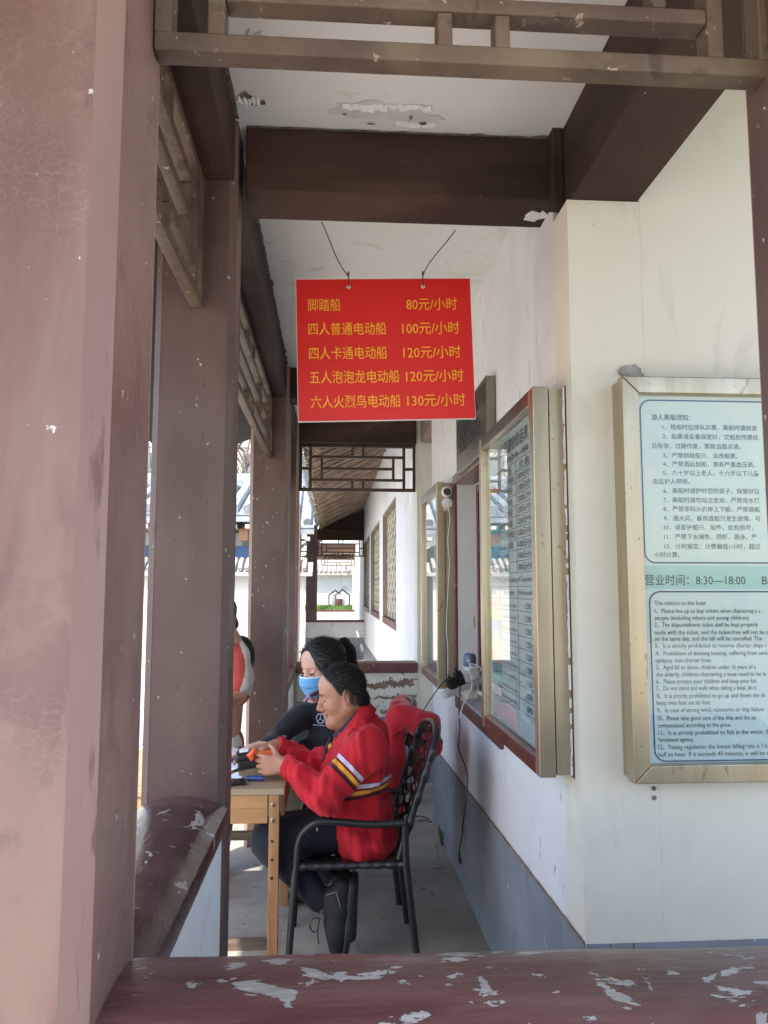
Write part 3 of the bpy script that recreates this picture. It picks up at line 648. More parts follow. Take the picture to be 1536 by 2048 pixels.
# old sealant streaks between case and wall
for (t_, y, z0, z1) in ((dc1, 2.4335, 1.12, 2.36),):
    mb = MB(); r = random.Random(2); z = z0
    while z < z1:
        h = r.uniform(.004, .03); w = r.uniform(.0005, .0045); mb.box(.752 - w, .7555, y - .001, y + .004, z, min(z + h, z1)); z += h + (.03 * r.random() if r.random() < .2 else 0)
    obj('sealant', mb, plaster, t_, kind='stuff')
    obj('edge_strip', MB().box(.7575, .7597, y - .004, y + .02, z0 - .01, z1 + .004), trim_paint, t_)
# price list print inside the near case: faces -X, reading direction runs towards the viewer (-Y)
SX = .650 + .0305
rt, up = (0, -1, 0), (0, 0, 1)
ln = []; gl = MB()
yR = 2.492; yP0, yP1, yC = 3.31, 3.10, 2.81
def L(s, y, z, em, fit=None, w=0.0): ln.append((s, (SX - .001, y, z), rt, up, em, fit, w))
L('公园游船价目表', 3.06, 2.232, .058, .44, .006)
L('营业时间8:30—18:00', 3.04, 2.188, .030, .42, .005)
zt = 2.176; rh = .0415
L('船 型', 3.0, zt - .035, .032, .12); L('价 格', 2.75, zt - .035, .032, .14)
zt -= rh
rows = ['五人火烈鸟电瓶船', '五人双层电瓶船', '五人天鹅电瓶船', '四人卡通电瓶船', '四人蜗牛电瓶船', '四人小丑鱼电瓶船', '四人旺旺电瓶船', '四人电瓶船', '四人脚踏船']
pr_ = ['130', '120', '120', '120', '120', '120', '120', '100', '80']
for i, (a, b) in enumerate(zip(rows, pr_)):
    z = zt - rh * (i + 1) + .009
    L(a, 3.085, z, .031, .031 * len(a), .004); L(b + '元/小时', 2.785, z, .031, .23, .004)
zb = zt - rh * 9
def hline(z, y1=yP0): gl.append((SX - .0012, SX - .0002, yR, y1, z - .001, z + .001))
def vline(y, z0, z1): gl.append((SX - .0012, SX - .0002, y - .001, y + .001, z0, z1))
gl = []
for i in range(11): hline(zt + rh - rh * i)
for y in (yC, yP1, yP0): vline(y, zb, zt + rh)
L('Price List for boating of Tuanjiehu Park', 3.15, zb - .035, .030, .64)
z2 = zb - .052; L('Picture', 3.29, z2 - .030, .024, .10); L('Boat type', 3.04, z2 - .030, .026, .17); L('Price/yuan', 2.79, z2 - .030, .026, .20)
rh2 = .0445; z3 = z2 - rh2
for i in range(9):
    z = z3 - rh2 * (i + 1) + .011
    L(('four person battery boat', 'four person electric boat', 'four person boat')[i % 3], 3.085, z, .021, .25); L(('130', '120', '120', '120', '120', '120', '120', '100', '80')[i], 2.70, z - .002, .031, .075, .004)
for i in range(11): hline(z2 - rh2 * i)
z4 = z3 - rh2 * 9
for y in (yC, yP1, yP0): vline(y, z4, z2)
text('lettering', ln, M('sheet_ink', (.06, .075, .08), rough=.6, bump=0), dc1)
for q in gl: obj('ruled_line', MB().box(*q), grey_ink, dc1)
# little boat pictures in the first column
pc = [(.42, .22, .12), (.10, .22, .22), (.30, .36, .36), (.06, .19, .20), (.16, .36, .42), (.30, .16, .12), (.10, .30, .34), (.06, .25, .27), (.62, .60, .60)]
pc2 = [(.60, .33, .30), (.42, .48, .16), (.10, .20, .40), (.14, .32, .28), (.42, .42, .12), (.42, .20, .12), (.10, .22, .26), (.16, .36, .38), (.66, .62, .62)]
for k, (cs, zt_, h_) in enumerate(((pc, zt, rh), (pc2, z3, rh2))):
    for i, c in enumerate(cs):
        m = M('boat_picture_ink_%d_%d' % (k, i), c, tuple(min(1, v * 1.9 + .05) for v in c), 28, rough=.4, bump=0)
        obj('boat_picture', MB().box(SX - .001, SX - .0003, yP1 + .004, yP0 - .004, zt_ - h_ * (i + 1) + .003, zt_ - h_ * i - .003), m, dc1)
# far case: unreadable sheet with a header and lines
ln = []
for i in range(9): ln.append(('一二三四五六七八' if 0 else '———————', (SX - .001, 5.45, 2.18 - .1 * i), rt, up, .03, .5, 0))
obj('ruled_lines', MB().box(SX - .0012, SX - .0002, 4.86, 5.6, 2.2, 2.203).box(SX - .0012, SX - .0002, 4.86, 5.6, 1.3, 1.303), grey_ink, dc2)

# notice board on the front wall
nb = thing('notice_board', (1.35, 2.37, 1.13), 'large bronze framed notice board with boating rules on pale green sheet', 'notice board')
bx0, bx1, bz0, bz1, yf, yw = .888, 1.86, 1.130, 2.356, 2.272, 2.367
fw = .052
bx = MB().box(bx0 + .004, bx0 + .010, yf + .046, yw, bz0 + .006, bz1 - .006).box(bx1 - .010, bx1 - .004, yf + .046, yw, bz0 + .006, bz1 - .006).box(bx0 + .0105, bx1 - .0105, yf + .046, yw, bz1 - .012, bz1 - .006).box(bx0 + .0105, bx1 - .0105, yf + .046, yw, bz0 + .006, bz0 + .012)
obj('case_body', bx, gold_metal, nb)
def mitre(p0, p1, q0, q1, name):
    mb = MB(); vs = [(x, y, z) for y in (yf, yf + .042) for (x, z) in (p0, p1, q1, q0)]
    mb.add(vs, [(0, 1, 2, 3), (7, 6, 5, 4), (0, 4, 5, 1), (1, 5, 6, 2), (2, 6, 7, 3), (3, 7, 4, 0)])
    obj(name, mb, gold_metal, nb, bevel=.003)
e = .0008
mitre((bx0, bz0 + e), (bx0, bz1 - e), (bx0 + fw, bz0 + fw + e), (bx0 + fw, bz1 - fw - e), 'frame_stile')
mitre((bx1, bz0 + e), (bx1, bz1 - e), (bx1 - fw, bz0 + fw + e), (bx1 - fw, bz1 - fw - e), 'frame_stile')
mitre((bx0 + e, bz1), (bx1 - e, bz1), (bx0 + fw + e, bz1 - fw), (bx1 - fw - e, bz1 - fw), 'frame_rail')
mitre((bx0 + e, bz0), (bx1 - e, bz0), (bx0 + fw + e, bz0 + fw), (bx1 - fw - e, bz0 + fw), 'frame_rail')
obj('gasket', MB().box(bx0 + .012, bx1 - .012, yf + .0425, yf + .0455, bz0 + .012, bz0 + .02).box(bx0 + .012, bx0 + .02, yf + .0425, yf + .0455, bz0 + .021, bz1 - .012), black_plastic, nb)
obj('glass_pane', MB().box(bx0 + fw - .002, bx1 - fw + .002, yf + .018, yf + .021, bz0 + fw - .002, bz1 - fw + .002), glass_m, nb)
SY = yf + .038
obj('printed_sheet', MB().box(bx0 + .03, bx1 - .03, SY, SY + .003, bz0 + .03, bz1 - .03), poster_mat('notice_sheet', (.66, .70, .60), (.66, .73, .67), (.56, .67, .71), bz0, bz1), nb)
band_z0, band_z1 = 1.700, 1.772
obj('teal_band', MB().box(bx0 + .045, bx1 - .045, SY - .0008, SY - .0002, band_z0, band_z1), M('teal_ink', (.36, .58, .53), (.40, .62, .57), 3, rough=.4, bump=0), nb)
def rrect(x0, x1, z0, z1, r, w):
    pts = []
    for cx, cz, a0 in ((x1 - r, z1 - r, 0), (x0 + r, z1 - r, 90), (x0 + r, z0 + r, 180), (x1 - r, z0 + r, 270)):
        for k in range(7):
            a = R(a0 + 15 * k); pts.append((cx, cz, math.cos(a), math.sin(a)))
    vs = []
    for (cx, cz, c, s) in pts: vs += [(cx + r * c, SY - .001, cz + r * s), (cx + (r - w) * c, SY - .001, cz + (r - w) * s)]
    n = len(pts); mb = MB(); mb.add(vs, [(2 * i, 2 * i + 1, (2 * i + 3) % (2 * n), (2 * i + 2) % (2 * n)) for i in range(n)]); return mb
obj('rule_box_line', rrect(.955, 1.80, 1.778, 2.292, .035, .0045), navy_ink, nb, recalc=False)
obj('rule_box_line', rrect(.965, 1.80, 1.184, 1.694, .035, .0045), navy_ink, nb, recalc=False)

# ---- words on the notice board
rt, up = (1, 0, 0), (0, 0, 1)
ln = []
def N(s, o, em, fit=None, w=0.0): ln.append((s, (o[0], SY - .0014, o[2]), rt, up, em, fit, w))
ce = .0188
def NC(s, o, w=0.0): N(s, o, ce, None, w)
N('游人乘船须知：', (0.993, 2.31, 2.228), .0205, .126, .004)
NC('1、租船时应排队买票，乘船时请按准', (1.028, 2.31, 2.198))
NC('2、船票请妥善保管好，交船后凭票结', (1.027, 2.31, 2.168))
NC('日有效，过期作废，票款当面点清。', (0.993, 2.31, 2.138))
NC('3、严禁倒租船只，涂改船票。', (1.026, 2.31, 2.108))
NC('4、严禁酒后划船，患有严重血压高、', (1.025, 2.31, 2.081))
NC('5、六十岁以上老人，十六岁以下儿童', (1.024, 2.31, 2.053))
NC('由监护人带领。', (0.991, 2.31, 2.026))
NC('6、乘船时请护好您的孩子，保管好自', (1.023, 2.31, 1.997))
NC('7、乘船时请勿站立走动，严禁戏水打', (1.022, 2.31, 1.968))
NC('8、严禁非码头扒岸上下船，严禁跳船', (1.021, 2.31, 1.94))
NC('9、遇大风、暴雨或船只发生故障，可', (1.022, 2.31, 1.911))
NC('10、请爱护船只、船件，如有损坏，', (1.021, 2.31, 1.883))
NC('11、严禁下水捕鱼、捞虾、游泳、严', (1.02, 2.31, 1.854))
NC('12、计时规定：计费最低1小时，超过', (1.02, 2.31, 1.824))
NC('小时计算。', (0.986, 2.31, 1.798))
N('营业时间：8:30—18:00', (0.955, 2.31, 1.714), .036, .318, .005)
N('B', (1.326, 2.31, 1.714), .036, None, .005)
ee = .0195
eu = .30 / 46
def NE(s, o): N(s, o, ee, eu * len(s) * (1.0 if len(s) > 30 else 1.0), .0)
NE('The visitors to the boat:', (0.982, 2.31, 1.651))
NE('1、Please line up to buy tickets when chartering a s', (0.982, 2.31, 1.627))
NE('people (including infants and young children).', (0.981, 2.31, 1.606))
NE('2、The shipundefineds ticket shall be kept properly', (0.98, 2.31, 1.585))
NE('made with the ticket, and the ticket-free will not be c', (0.979, 2.31, 1.562))
NE('on the same day, and the bill will be cancelled. The', (0.978, 2.31, 1.543))
NE('3、It is strictly prohibited to reverse charter ships r', (0.979, 2.31, 1.522))
NE('4、Prohibition of drinking boating, suffering from seve', (0.98, 2.31, 1.499))
NE('epilepsy, non-charter boat.', (0.979, 2.31, 1.478))
NE('5、Aged 60 or above, children under 16 years of a', (0.98, 2.31, 1.457))
NE('the elderly, children chartering a boat need to be le', (0.979, 2.31, 1.436))
NE('6、Please protect your children and keep your bel', (0.979, 2.31, 1.415))
NE('7、Do not stand and walk when taking a boat, do n', (0.978, 2.31, 1.395))
NE('8、It is strictly prohibited to go up and down the sh', (0.979, 2.31, 1.372))
NE('keep two feet on its feet.', (0.978, 2.31, 1.352))
NE('9、In case of strong wind, rainstorm or ship failure', (0.979, 2.31, 1.33))
NE('10、Please take good care of the ship and the pa', (0.979, 2.31, 1.306))
NE('compensated according to the price.', (0.979, 2.31, 1.285))
NE('11、It is strictly prohibited to fish in the water, fish', (0.979, 2.31, 1.263))
NE('forcement agency.', (0.979, 2.31, 1.243))
NE('12、Timing regulation: the lowest billing rate is 1 h', (0.978, 2.31, 1.221))
NE('half an hour. If it exceeds 40 minutes, it will be cal', (0.979, 2.31, 1.2))
text('lettering', ln, M('notice_ink', (.05, .075, .07), rough=.6, bump=0), nb)

# ------------------------------------------------------------------ the red price board
TL, TR, BL, BR = (Vector(p) for p in ((-0.149, 2.85, 2.878), (0.524, 2.85, 2.899), (-0.133, 2.85, 2.32), (0.54, 2.85, 2.344)))
sg = thing('price_board', (TL + TR) / 2, 'bright red hanging board with yellow boat rental prices', 'sign')
ru = (TR - TL + BR - BL).normalized(); sw = ((TR - TL).length + (BR - BL).length) / 2
sup = ((TL - BL) + (TR - BR)).normalized(); sh = ((TL - BL).length + (TR - BR).length) / 2
nn_ = ru.cross(sup).normalized()
if nn_.y > 0: nn_ = -nn_
ctr = (TL + TR + BL + BR) / 4
def SP(u, v, d=0.): return ctr + ru * ((u - .5) * sw) + sup * ((.5 - v) * sh) + nn_ * d      # u right, v down
def slab(u0, u1, v0, v1, d0, d1):
    vs = [SP(u, v, d) for d in (d0, d1) for u, v in ((u0, v0), (u1, v0), (u1, v1), (u0, v1))]
    return MB().add(vs, [(0, 1, 2, 3), (7, 6, 5, 4), (0, 4, 5, 1), (1, 5, 6, 2), (2, 6, 7, 3), (3, 7, 4, 0)])
obj('foam_board', slab(0, 1, 0, 1, -.007, .0), white_edge, sg)
obj('red_face', slab(.0035, .9975, .006, .994, .0003, .0009), red_board, sg)
ln = []
def T(s, px, py, wpx, o=0, w=.0):
    v = (py - 557) / 288.; k = 1 + .012 * v; u = (px - 591 - 3 * v) / (350. + 6 * v)
    p = SP(u, v, .0013); ln.append((s, p, ru, sup, .0535, wpx * .00193 / k, w))
T('脚踏船', 615, 621, 64.5); T('四人普通电动船', 616, 670, 154); T('四人卡通电动船', 617, 719, 154)
T('五人泡泡龙电动船', 618, 767, 177); T('六人火烈鸟电动船', 620, 816, 177)
text('boat_name', ln, yellow_ink, sg); ln = []
T('80元/小时', 811.5, 621, 102, w=.0); T('100元/小时', 803, 670, 115, w=.0); T('120元/小时', 805, 719, 115, w=.0)
T('120元/小时', 810, 767, 115, w=.0); T('130元/小时', 812, 816, 116, w=.0)
text('price', ln, yellow_ink, sg)
for (hx, tx, ty) in ((696, (-0.049, 2.73, 3.049), 0), (845, (0.449, 2.73, 3.033), 1)):
    h = SP((hx - 591) / 350., .062, .001)
    obj('eyelet', MB().lathe(h, [(.0015, 0), (.0075, 0), (.0078, .0012), (.0045, .0018), (.0015, .0015)], 14, -nn_ * -1), white_edge, sg)
    a = Vector(h) + nn_ * .003; b = Vector(tx); pts = [h, a, SP((hx - 591) / 350., -.012, .004)]
    n = 7; a = pts[-1]
    for k in range(1, n + 1):
        f = k / n; w = math.sin(f * math.pi); pts.append(a.lerp(b, f) + Vector(((-.012 if ty else -.006) * w * (1 - f) * 2, .004 * math.sin(f * 7), -.006 * w)))
    obj('hanging_wire', MB().tube(pts, .0021, 6), wire_m, sg)
    mb = MB(); 
    for k in range(4): mb.tube([a + Vector((.003 * math.cos(t), .003 * math.sin(t), .004 * k + .001 * t)) for t in (0, 1.6, 3.2, 4.8, 6.2)], .0016, 5)
    obj('wire_twist', mb, wire_m, sg)

# ------------------------------------------------------------------ ticket office plate
pl = thing('office_plate', (.74, 3.95, 2.36), 'brown metal plate reading ticket office above the service window', 'sign')
px0 = .712; py0, py1, pz0, pz1 = 3.50, 4.375, 2.352, 2.700
obj('metal_plate', MB().box(px0, .7575, py0, py1, pz0, pz1), plate_metal, pl, bevel=.003)
rt, up = (0, -1, 0), (0, 0, 1)
text('lettering', [('售票处', (px0 - .0012, 4.28, 2.535), rt, up, .17, .60, .035), ('TICKET OFFICE', (px0 - .0012, 4.29, 2.455), rt, up, .082, .66, .03)], black_ink, pl)
obj('raised_rim', MB().box(px0 - .003, px0 - .0005, py0 + .012, py1 - .012, pz0 + .008, pz0 + .013).box(px0 - .003, px0 - .0005, py0 + .012, py1 - .012, pz1 - .013, pz1 - .008), plate_metal, pl)

# ------------------------------------------------------------------ camera, cables, power strip, flask
cmx = (0.709, 4.755, 2.302)
sc = thing('security_camera', (cmx[0], cmx[1], cmx[2] - .05), 'small white ball camera on the side of the far display case', 'camera')
c0 = Vector((cmx[0], 4.725, cmx[2]))
obj('housing', MB().lathe(c0 - Vector((0, .0, 0)), [(.004, -.036), (.022, -.031), (.034, -.016), (.037, 0), (.034, .016), (.022, .031), (.004, .036)], 20, (-.2, -1, -.1)), white_plastic, sc, smooth=True)
obj('lens', MB().lathe(c0 + Vector((-.006, -.030, -.003)), [(.022, -.004), (.022, .004), (.017, .006), (.001, .007)], 18, (-.2, -1, -.1)), black_plastic, sc)
obj('bracket', MB().lathe(c0 + Vector((.006, .022, -.066)), [(.034, -.012), (.036, .0), (.030, .012), (.004, .018)], 18, (-.1, -1, -.2)).box(c0.x - .012, c0.x + .016, 4.735, 4.768, c0.z - .075, c0.z - .02), white_plastic, sc, smooth=True)
obj('sticker', MB().box(c0.x - .018, c0.x + .02, 4.762, 4.768, c0.z - .115, c0.z - .085), cream_plastic, sc)
def cord(name, pts, r, mat, label, cat='cable', grp=None, sub=6):
    """smooth a few points into a hanging cable"""
    P = [Vector(p) for p in pts]; out = []
    for i in range(len(P) - 1):
        p0, p1, p2, p3 = P[max(i - 1, 0)], P[i], P[i + 1], P[min(i + 2, len(P) - 1)]
        for k in range(sub):
            t = k / sub; out.append(.5 * ((2 * p1) + (p2 - p0) * t + (2 * p0 - 5 * p1 + 4 * p2 - p3) * t * t + (3 * p1 - p0 - 3 * p2 + p3) * t ** 3))
    out.append(P[-1])
    return obj(name, MB().tube(out, r, 6), mat, None, label, cat, grp, smooth=True)
cord('camera_cable', [(0.717, 4.73, 2.205), (0.728, 4.74, 2.128), (0.715, 4.75, 2.004), (0.724, 4.75, 1.848), (0.709, 4.75, 1.632), (0.702, 4.75, 1.449), (0.705, 4.72, 1.33), (0.695, 4.66, 1.186), (0.664, 4.4, 1.154)], .0032, white_plastic, 'thin white cable running down from the ball camera beside the service window')
YS = 4.28
ps = thing('power_strip', (0.662, 4.28, 1.114), 'grey white power strip jutting out from the window sill', 'power strip')
a, b = Vector((0.615, 4.28, 1.118)), Vector((0.851, 4.34, 1.204))
obj('strip_body', MB().bar(a, b, .055, .030), grey_plastic, ps, bevel=.004)
d = (b - a).normalized(); upv = Vector((0, 0, 1)); upv = (upv - d * upv.dot(d)).normalized()
obj('end_cap', MB().bar(a - d * .006, a + d * .012, .058, .034), white_plastic, ps, bevel=.003)
sk = MB()
for k in range(4): sk.bar(a + d * (.05 + .055 * k) + upv * .0165, a + d * (.075 + .055 * k) + upv * .0165, .012, .002)
obj('socket', sk, black_plastic, ps)
def charger(f, w, h, mat, label, prong, cat='charger'):
    c = a + d * f + upv * (.017 + h / 2)
    t = thing('phone_charger', c - upv * h / 2, label, cat)
    obj('charger_body', MB().bar(c - d * w / 2, c + d * w / 2, .045, h), mat, t, bevel=.004)
    obj('cable_plug', MB().bar(c + upv * (h / 2), c + upv * (h / 2 + .022) - d * .003, .014, .010, up=(1, 0, 0)), prong, t, bevel=.002)
    return c + upv * (h / 2 + .02)
p1 = charger(.065, .045, .058, black_plastic, 'black charger block nearest the outer end of the power strip', black_plastic)
p2 = charger(.115, .038, .078, black_plastic, 'taller ribbed black charger second from the outer end of the strip', black_plastic)
p3 = charger(.160, .038, .052, white_plastic, 'smaller off white charger between the black ones and the white cube', white_plastic)
p4 = charger(.205, .048, .068, white_plastic, 'bright white cube charger at the wall end of the power strip', white_plastic)
cord('power_cable', [p1, Vector((0.627, 4.22, 1.216)), (0.576, 4.15, 1.185), (0.518, 4.12, 1.117), (0.468, 4.15, 1.035), (0.406, 4.2, 0.962), (0.347, 4.3, 0.905), (0.295, 4.35, 0.864), (0.229, 4.4, 0.806)], .0030, black_plastic, 'black cable slanting from the power strip down over the red jacket')
cord('power_cable', [(0.7, 4.25, 1.166), (0.688, 4.2, 1.104), (0.676, 4.15, 1.033), (0.673, 4.1, 0.976), (0.66, 4.06, 0.92), (0.653, 4.02, 0.878), (0.669, 3.98, 0.831), (0.68, 3.94, 0.783), (0.678, 3.92, 0.727), (0.666, 3.9, 0.648), (0.653, 3.9, 0.565), (0.648, 3.92, 0.488), (0.637, 3.95, 0.395)], .0032, black_plastic, 'loose black cable hanging down the wall, its end dangling above the floor')
obj('cable_end', MB().tube([(0.637, 3.95, 0.395), (0.64, 3.95, 0.378), (0.642, 3.95, 0.354), (0.647, 3.95, 0.339)], [.004, .0075, .0085, .004], 8), black_plastic, None, 'black plug at the dangling end of the loose cable', 'plug')
cord('charging_cable', [p4, Vector((0.799, 4.3, 1.28)), (0.811, 4.22, 1.26), (0.76, 4.2, 1.223), (0.753, 4.18, 1.172), (0.723, 4.15, 1.124), (0.697, 4.14, 1.086), (0.676, 4.13, 1.031), (0.645, 4.12, 1.004), (0.639, 4.12, 1.02), (0.655, 4.12, 1.022)], .0030, white_plastic, 'white charging cable looping from the white cube to below the strip')
cord('charging_cable', [p3, Vector((0.75, 4.25, 1.252)), (0.761, 4.22, 1.207), (0.751, 4.2, 1.162)], .0026, white_plastic, 'short white cable curled over the off white charger')
cord('charging_cable', [(0.648, 4.26, 1.096), (0.636, 4.2, 1.065), (0.643, 4.16, 1.031), (0.656, 4.14, 1.014), (0.668, 4.13, 1.015)], .0018, white_plastic, 'thin pale wire hanging beneath the outer end of the power strip')
fb = (0.792, 4.46, 1.123)
fk = thing('thermos_flask', fb, 'cream flask with a slate blue cap standing on the window sill', 'flask')
fz = 1.0722; fk.location.z = fz; fx, fy = fb[0], 4.46
obj('flask_body', MB().lathe((fx, fy, fz), [(.030, 0), (.040, .004), (.041, .02), (.041, .165), (.038, .180), (.034, .186)], 24), cream_plastic, fk, smooth=True)
obj('flask_cap', MB().lathe((fx, fy, fz), [(.034, .1865), (.037, .19), (.037, .235), (.033, .250), (.022, .258), (.002, .260)], 24), blue_plastic, fk, smooth=True)
obj('cap_button', MB().lathe((fx - .012, fy - .034, fz + .218), [(.012, 0), (.012, .005), (.008, .007), (.001, .007)], 14, (-.3, -1, 0)), grey_plastic, fk)
wd = MB(); r = random.Random(5); wb = Vector((0.751, 5.296, 0)); wb.x = .742
for k in range(46):
    a = r.uniform(0, 6.28); h = r.uniform(.03, .13); o = Vector((math.cos(a), math.sin(a), 0)); o.x = -abs(o.x) * .6
    p = wb + o * .012; q = p + o * h * .5 + Vector((0, 0, h)); m = (p + q) / 2 + Vector((0, 0, h * .15)); s = Vector((-o.y, o.x, 0)) * .003
    wd.add([p - s, p + s, m + s * .8, m - s * .8, q], [(0, 1, 2, 3), (3, 2, 4)])
obj('weed_tuft', wd, M('weed_green', (.06, .11, .03), (.16, .17, .07), 40, rough=.8, bump=0), None, 'small green weed tuft growing where the floor meets the blue grey wall', 'weed', recalc=False)
cord('floor_cable', [(0.634, 5.826, 0.004), (0.692, 5.846, 0.004), (0.729, 5.783, 0.004), (0.717, 5.895, 0.004), (0.667, 5.949, 0.004), (0.612, 5.927, 0.004)], .003, black_plastic, 'thin dark cable lying on the floor behind the woven chair')

# ------------------------------------------------------------------ table
TZ, TY0, TY1, TX1, TX0 = .825, 3.52, 4.42, -.205, -1.05
tb = thing('work_table', (-.6, 3.97, 0), 'worn wooden table with drilled leg in front of the man in red', 'table')
obj('tabletop', MB().box(TX0, TX1, TY0, TY1, TZ - .028, TZ), table_top_m, tb, bevel=.004)
def tleg(x, y, lab=None):
    mb = MB().box(x - .022, x + .022, y - .022, y + .022, 0, TZ - .0285); return obj('leg', mb, table_wood, tb, lab, bevel=.002)
for x in (TX1 - .045, TX0 + .05):
    for y in (TY0 + .026, TY1 - .03): tleg(x, y)
obj('apron', MB().box(TX0 + .08, TX1 - .074, TY0 + .006, TY0 + .030, TZ - .085, TZ - .0285), table_wood_h, tb, bevel=.002)
obj('apron', MB().box(TX0 + .08, TX1 - .074, TY0 + .010, TY0 + .034, TZ - .150, TZ - .0855), table_wood_h, tb, bevel=.002)
obj('side_apron', MB().box(TX1 - .018, TX1 - .002, TY0 + .05, TY1 - .05, TZ - .13, TZ - .0285), table_wood_h, tb, bevel=.004)
obj('stretcher', MB().box(TX0 + .08, TX1 - .02, 4.32, 4.36, .36, .40), old_wood, tb)
obj('stretcher', MB().box(TX0 + .08, TX1 - .072, 3.86, 3.92, .0, .035), old_wood, tb)
hl = MB(); xl = TX1 - .05
for z in (.60, .522, .445): hl.box(xl - .006, xl + .004, TY0 + .0025, TY0 + .0038, z - .006, z + .006)
obj('drilled_hole', hl, black_plastic, tb)
for z in (.755, .690): obj('bolt_head', MB().lathe((xl, TY0 + .004, z), [(.010, 0), (.010, .004), (.006, .006), (.001, .006)], 12, (0, -1, 0)), dark_metal, tb)
# ---- things on the table
ppr = [(-.47, 3.70, .10, .14, .3), (-.50, 3.93, .13, .17, .1), (-.44, 4.10, .12, .16, -.2), (-.56, 4.25, .15, .2, .3)]
for i, (x, y, w, h, r_) in enumerate(ppr):
    lab = ('white receipt nearest the table front, under the hand holding the card reader', 'second sheet of paper on the table behind the card reader', 'crumpled white slip on the table beside the reaching hand', 'sheet of paper at the back of the table by the slim column')[i]
    mb = MB(); n = 6; rr = random.Random(i); ca, sa = math.cos(r_), math.sin(r_); vs = []
    for a in range(n + 1):
        for b_ in range(n + 1):
            u, v = (a / n - .5) * w, (b_ / n - .5) * h; vs.append((x + u * ca - v * sa, y + u * sa + v * ca, TZ + .006 + .012 * math.sin(a * 1.3 + i) * math.sin(b_ * .9 + i) ** 2 + .003 * i + rr.uniform(0, .002)))
    mb.add(vs, [(a * (n + 1) + b_, (a + 1) * (n + 1) + b_, (a + 1) * (n + 1) + b_ + 1, a * (n + 1) + b_ + 1) for a in range(n) for b_ in range(n)])
    mb2 = MB(); mb2.add(mb.v, mb.f); mb2.add([(p[0], p[1], p[2] - .001) for p in mb.v], [tuple(reversed(f)) for f in mb.f])
    obj('paper_sheet', mb2, paper_m, None, lab, 'paper', smooth=True, recalc=False)
ph = thing('mobile_phone', (-.44, 3.62, TZ), 'black phone lying near the front edge of the wooden table', 'phone')
obj('phone_body', MB().obox((-.445, 3.60, TZ + .013), (.12, .07, .012), (0, 0, .15)), black_plastic, ph, bevel=.003)
obj('phone_screen', MB().obox((-.445, 3.60, TZ + .0198), (.108, .060, .0008), (0, 0, .15)), M('dark_screen', (.02, .025, .03), rough=.08, bump=0), ph)
obj('pen_case', MB().tube([(-.385, 3.66, TZ + .014), (-.31, 3.65, TZ + .014)], .0115, 10), blue_m, None, 'short dark blue pen beside the phone on the table', 'pen')
obj('notebook', MB().obox((-.52, 4.06, TZ + .012), (.15, .11, .022), (0, 0, -.1)), blue_m, None, 'blue covered pad lying behind the card reader', 'notebook', bevel=.002)
obj('black_stamp', MB().obox((-.45, 4.26, TZ + .018), (.09, .05, .036), (0, 0, .2)), black_plastic, None, 'small black box at the back of the table beneath the reaching fingers', 'box', bevel=.006)
# card reader in the man's hands: black body, orange front, paper roll lid
cr = thing('card_reader', (-.37, 3.72, TZ + .01), 'black and orange hand held card reader with printed slip in the man\'s hands', 'card reader')
def RC(u, v, w): return Vector((-0.365, 3.72, 0.909)) + Vector((.93, .1, .10)) * u + Vector((-.1, .99, 0)) * v + Vector((-.12, 0, .99)) * w
def rbox(u0, u1, v0, v1, w0, w1):
    return MB().add([RC(u, v, w) for w in (w0, w1) for u, v in ((u0, v0), (u1, v0), (u1, v1), (u0, v1))], [(0, 3, 2, 1), (4, 5, 6, 7), (0, 1, 5, 4), (1, 2, 6, 5), (2, 3, 7, 6), (3, 0, 4, 7)])
obj('reader_body', rbox(-.075, .12, -.045, .045, -.032, .014), black_plastic, cr, bevel=.010)
obj('printer_bay', rbox(-.085, -.005, -.048, .048, .0, .042), black_plastic, cr, bevel=.014)
obj('orange_face', rbox(.0, .118, -.040, .040, .0145, .026), orange_plastic, cr, bevel=.006)
obj('orange_latch', MB().tube([RC(.0, -.052, .012), RC(-.012, -.054, .03), RC(.01, -.05, .046), RC(.03, -.04, .03)], [.012, .017, .015, .008], 10), orange_plastic, cr, smooth=True)
obj('paper_slip', rbox(-.06, -.015, -.030, .030, .043, .052), paper_m, cr, bevel=.003)

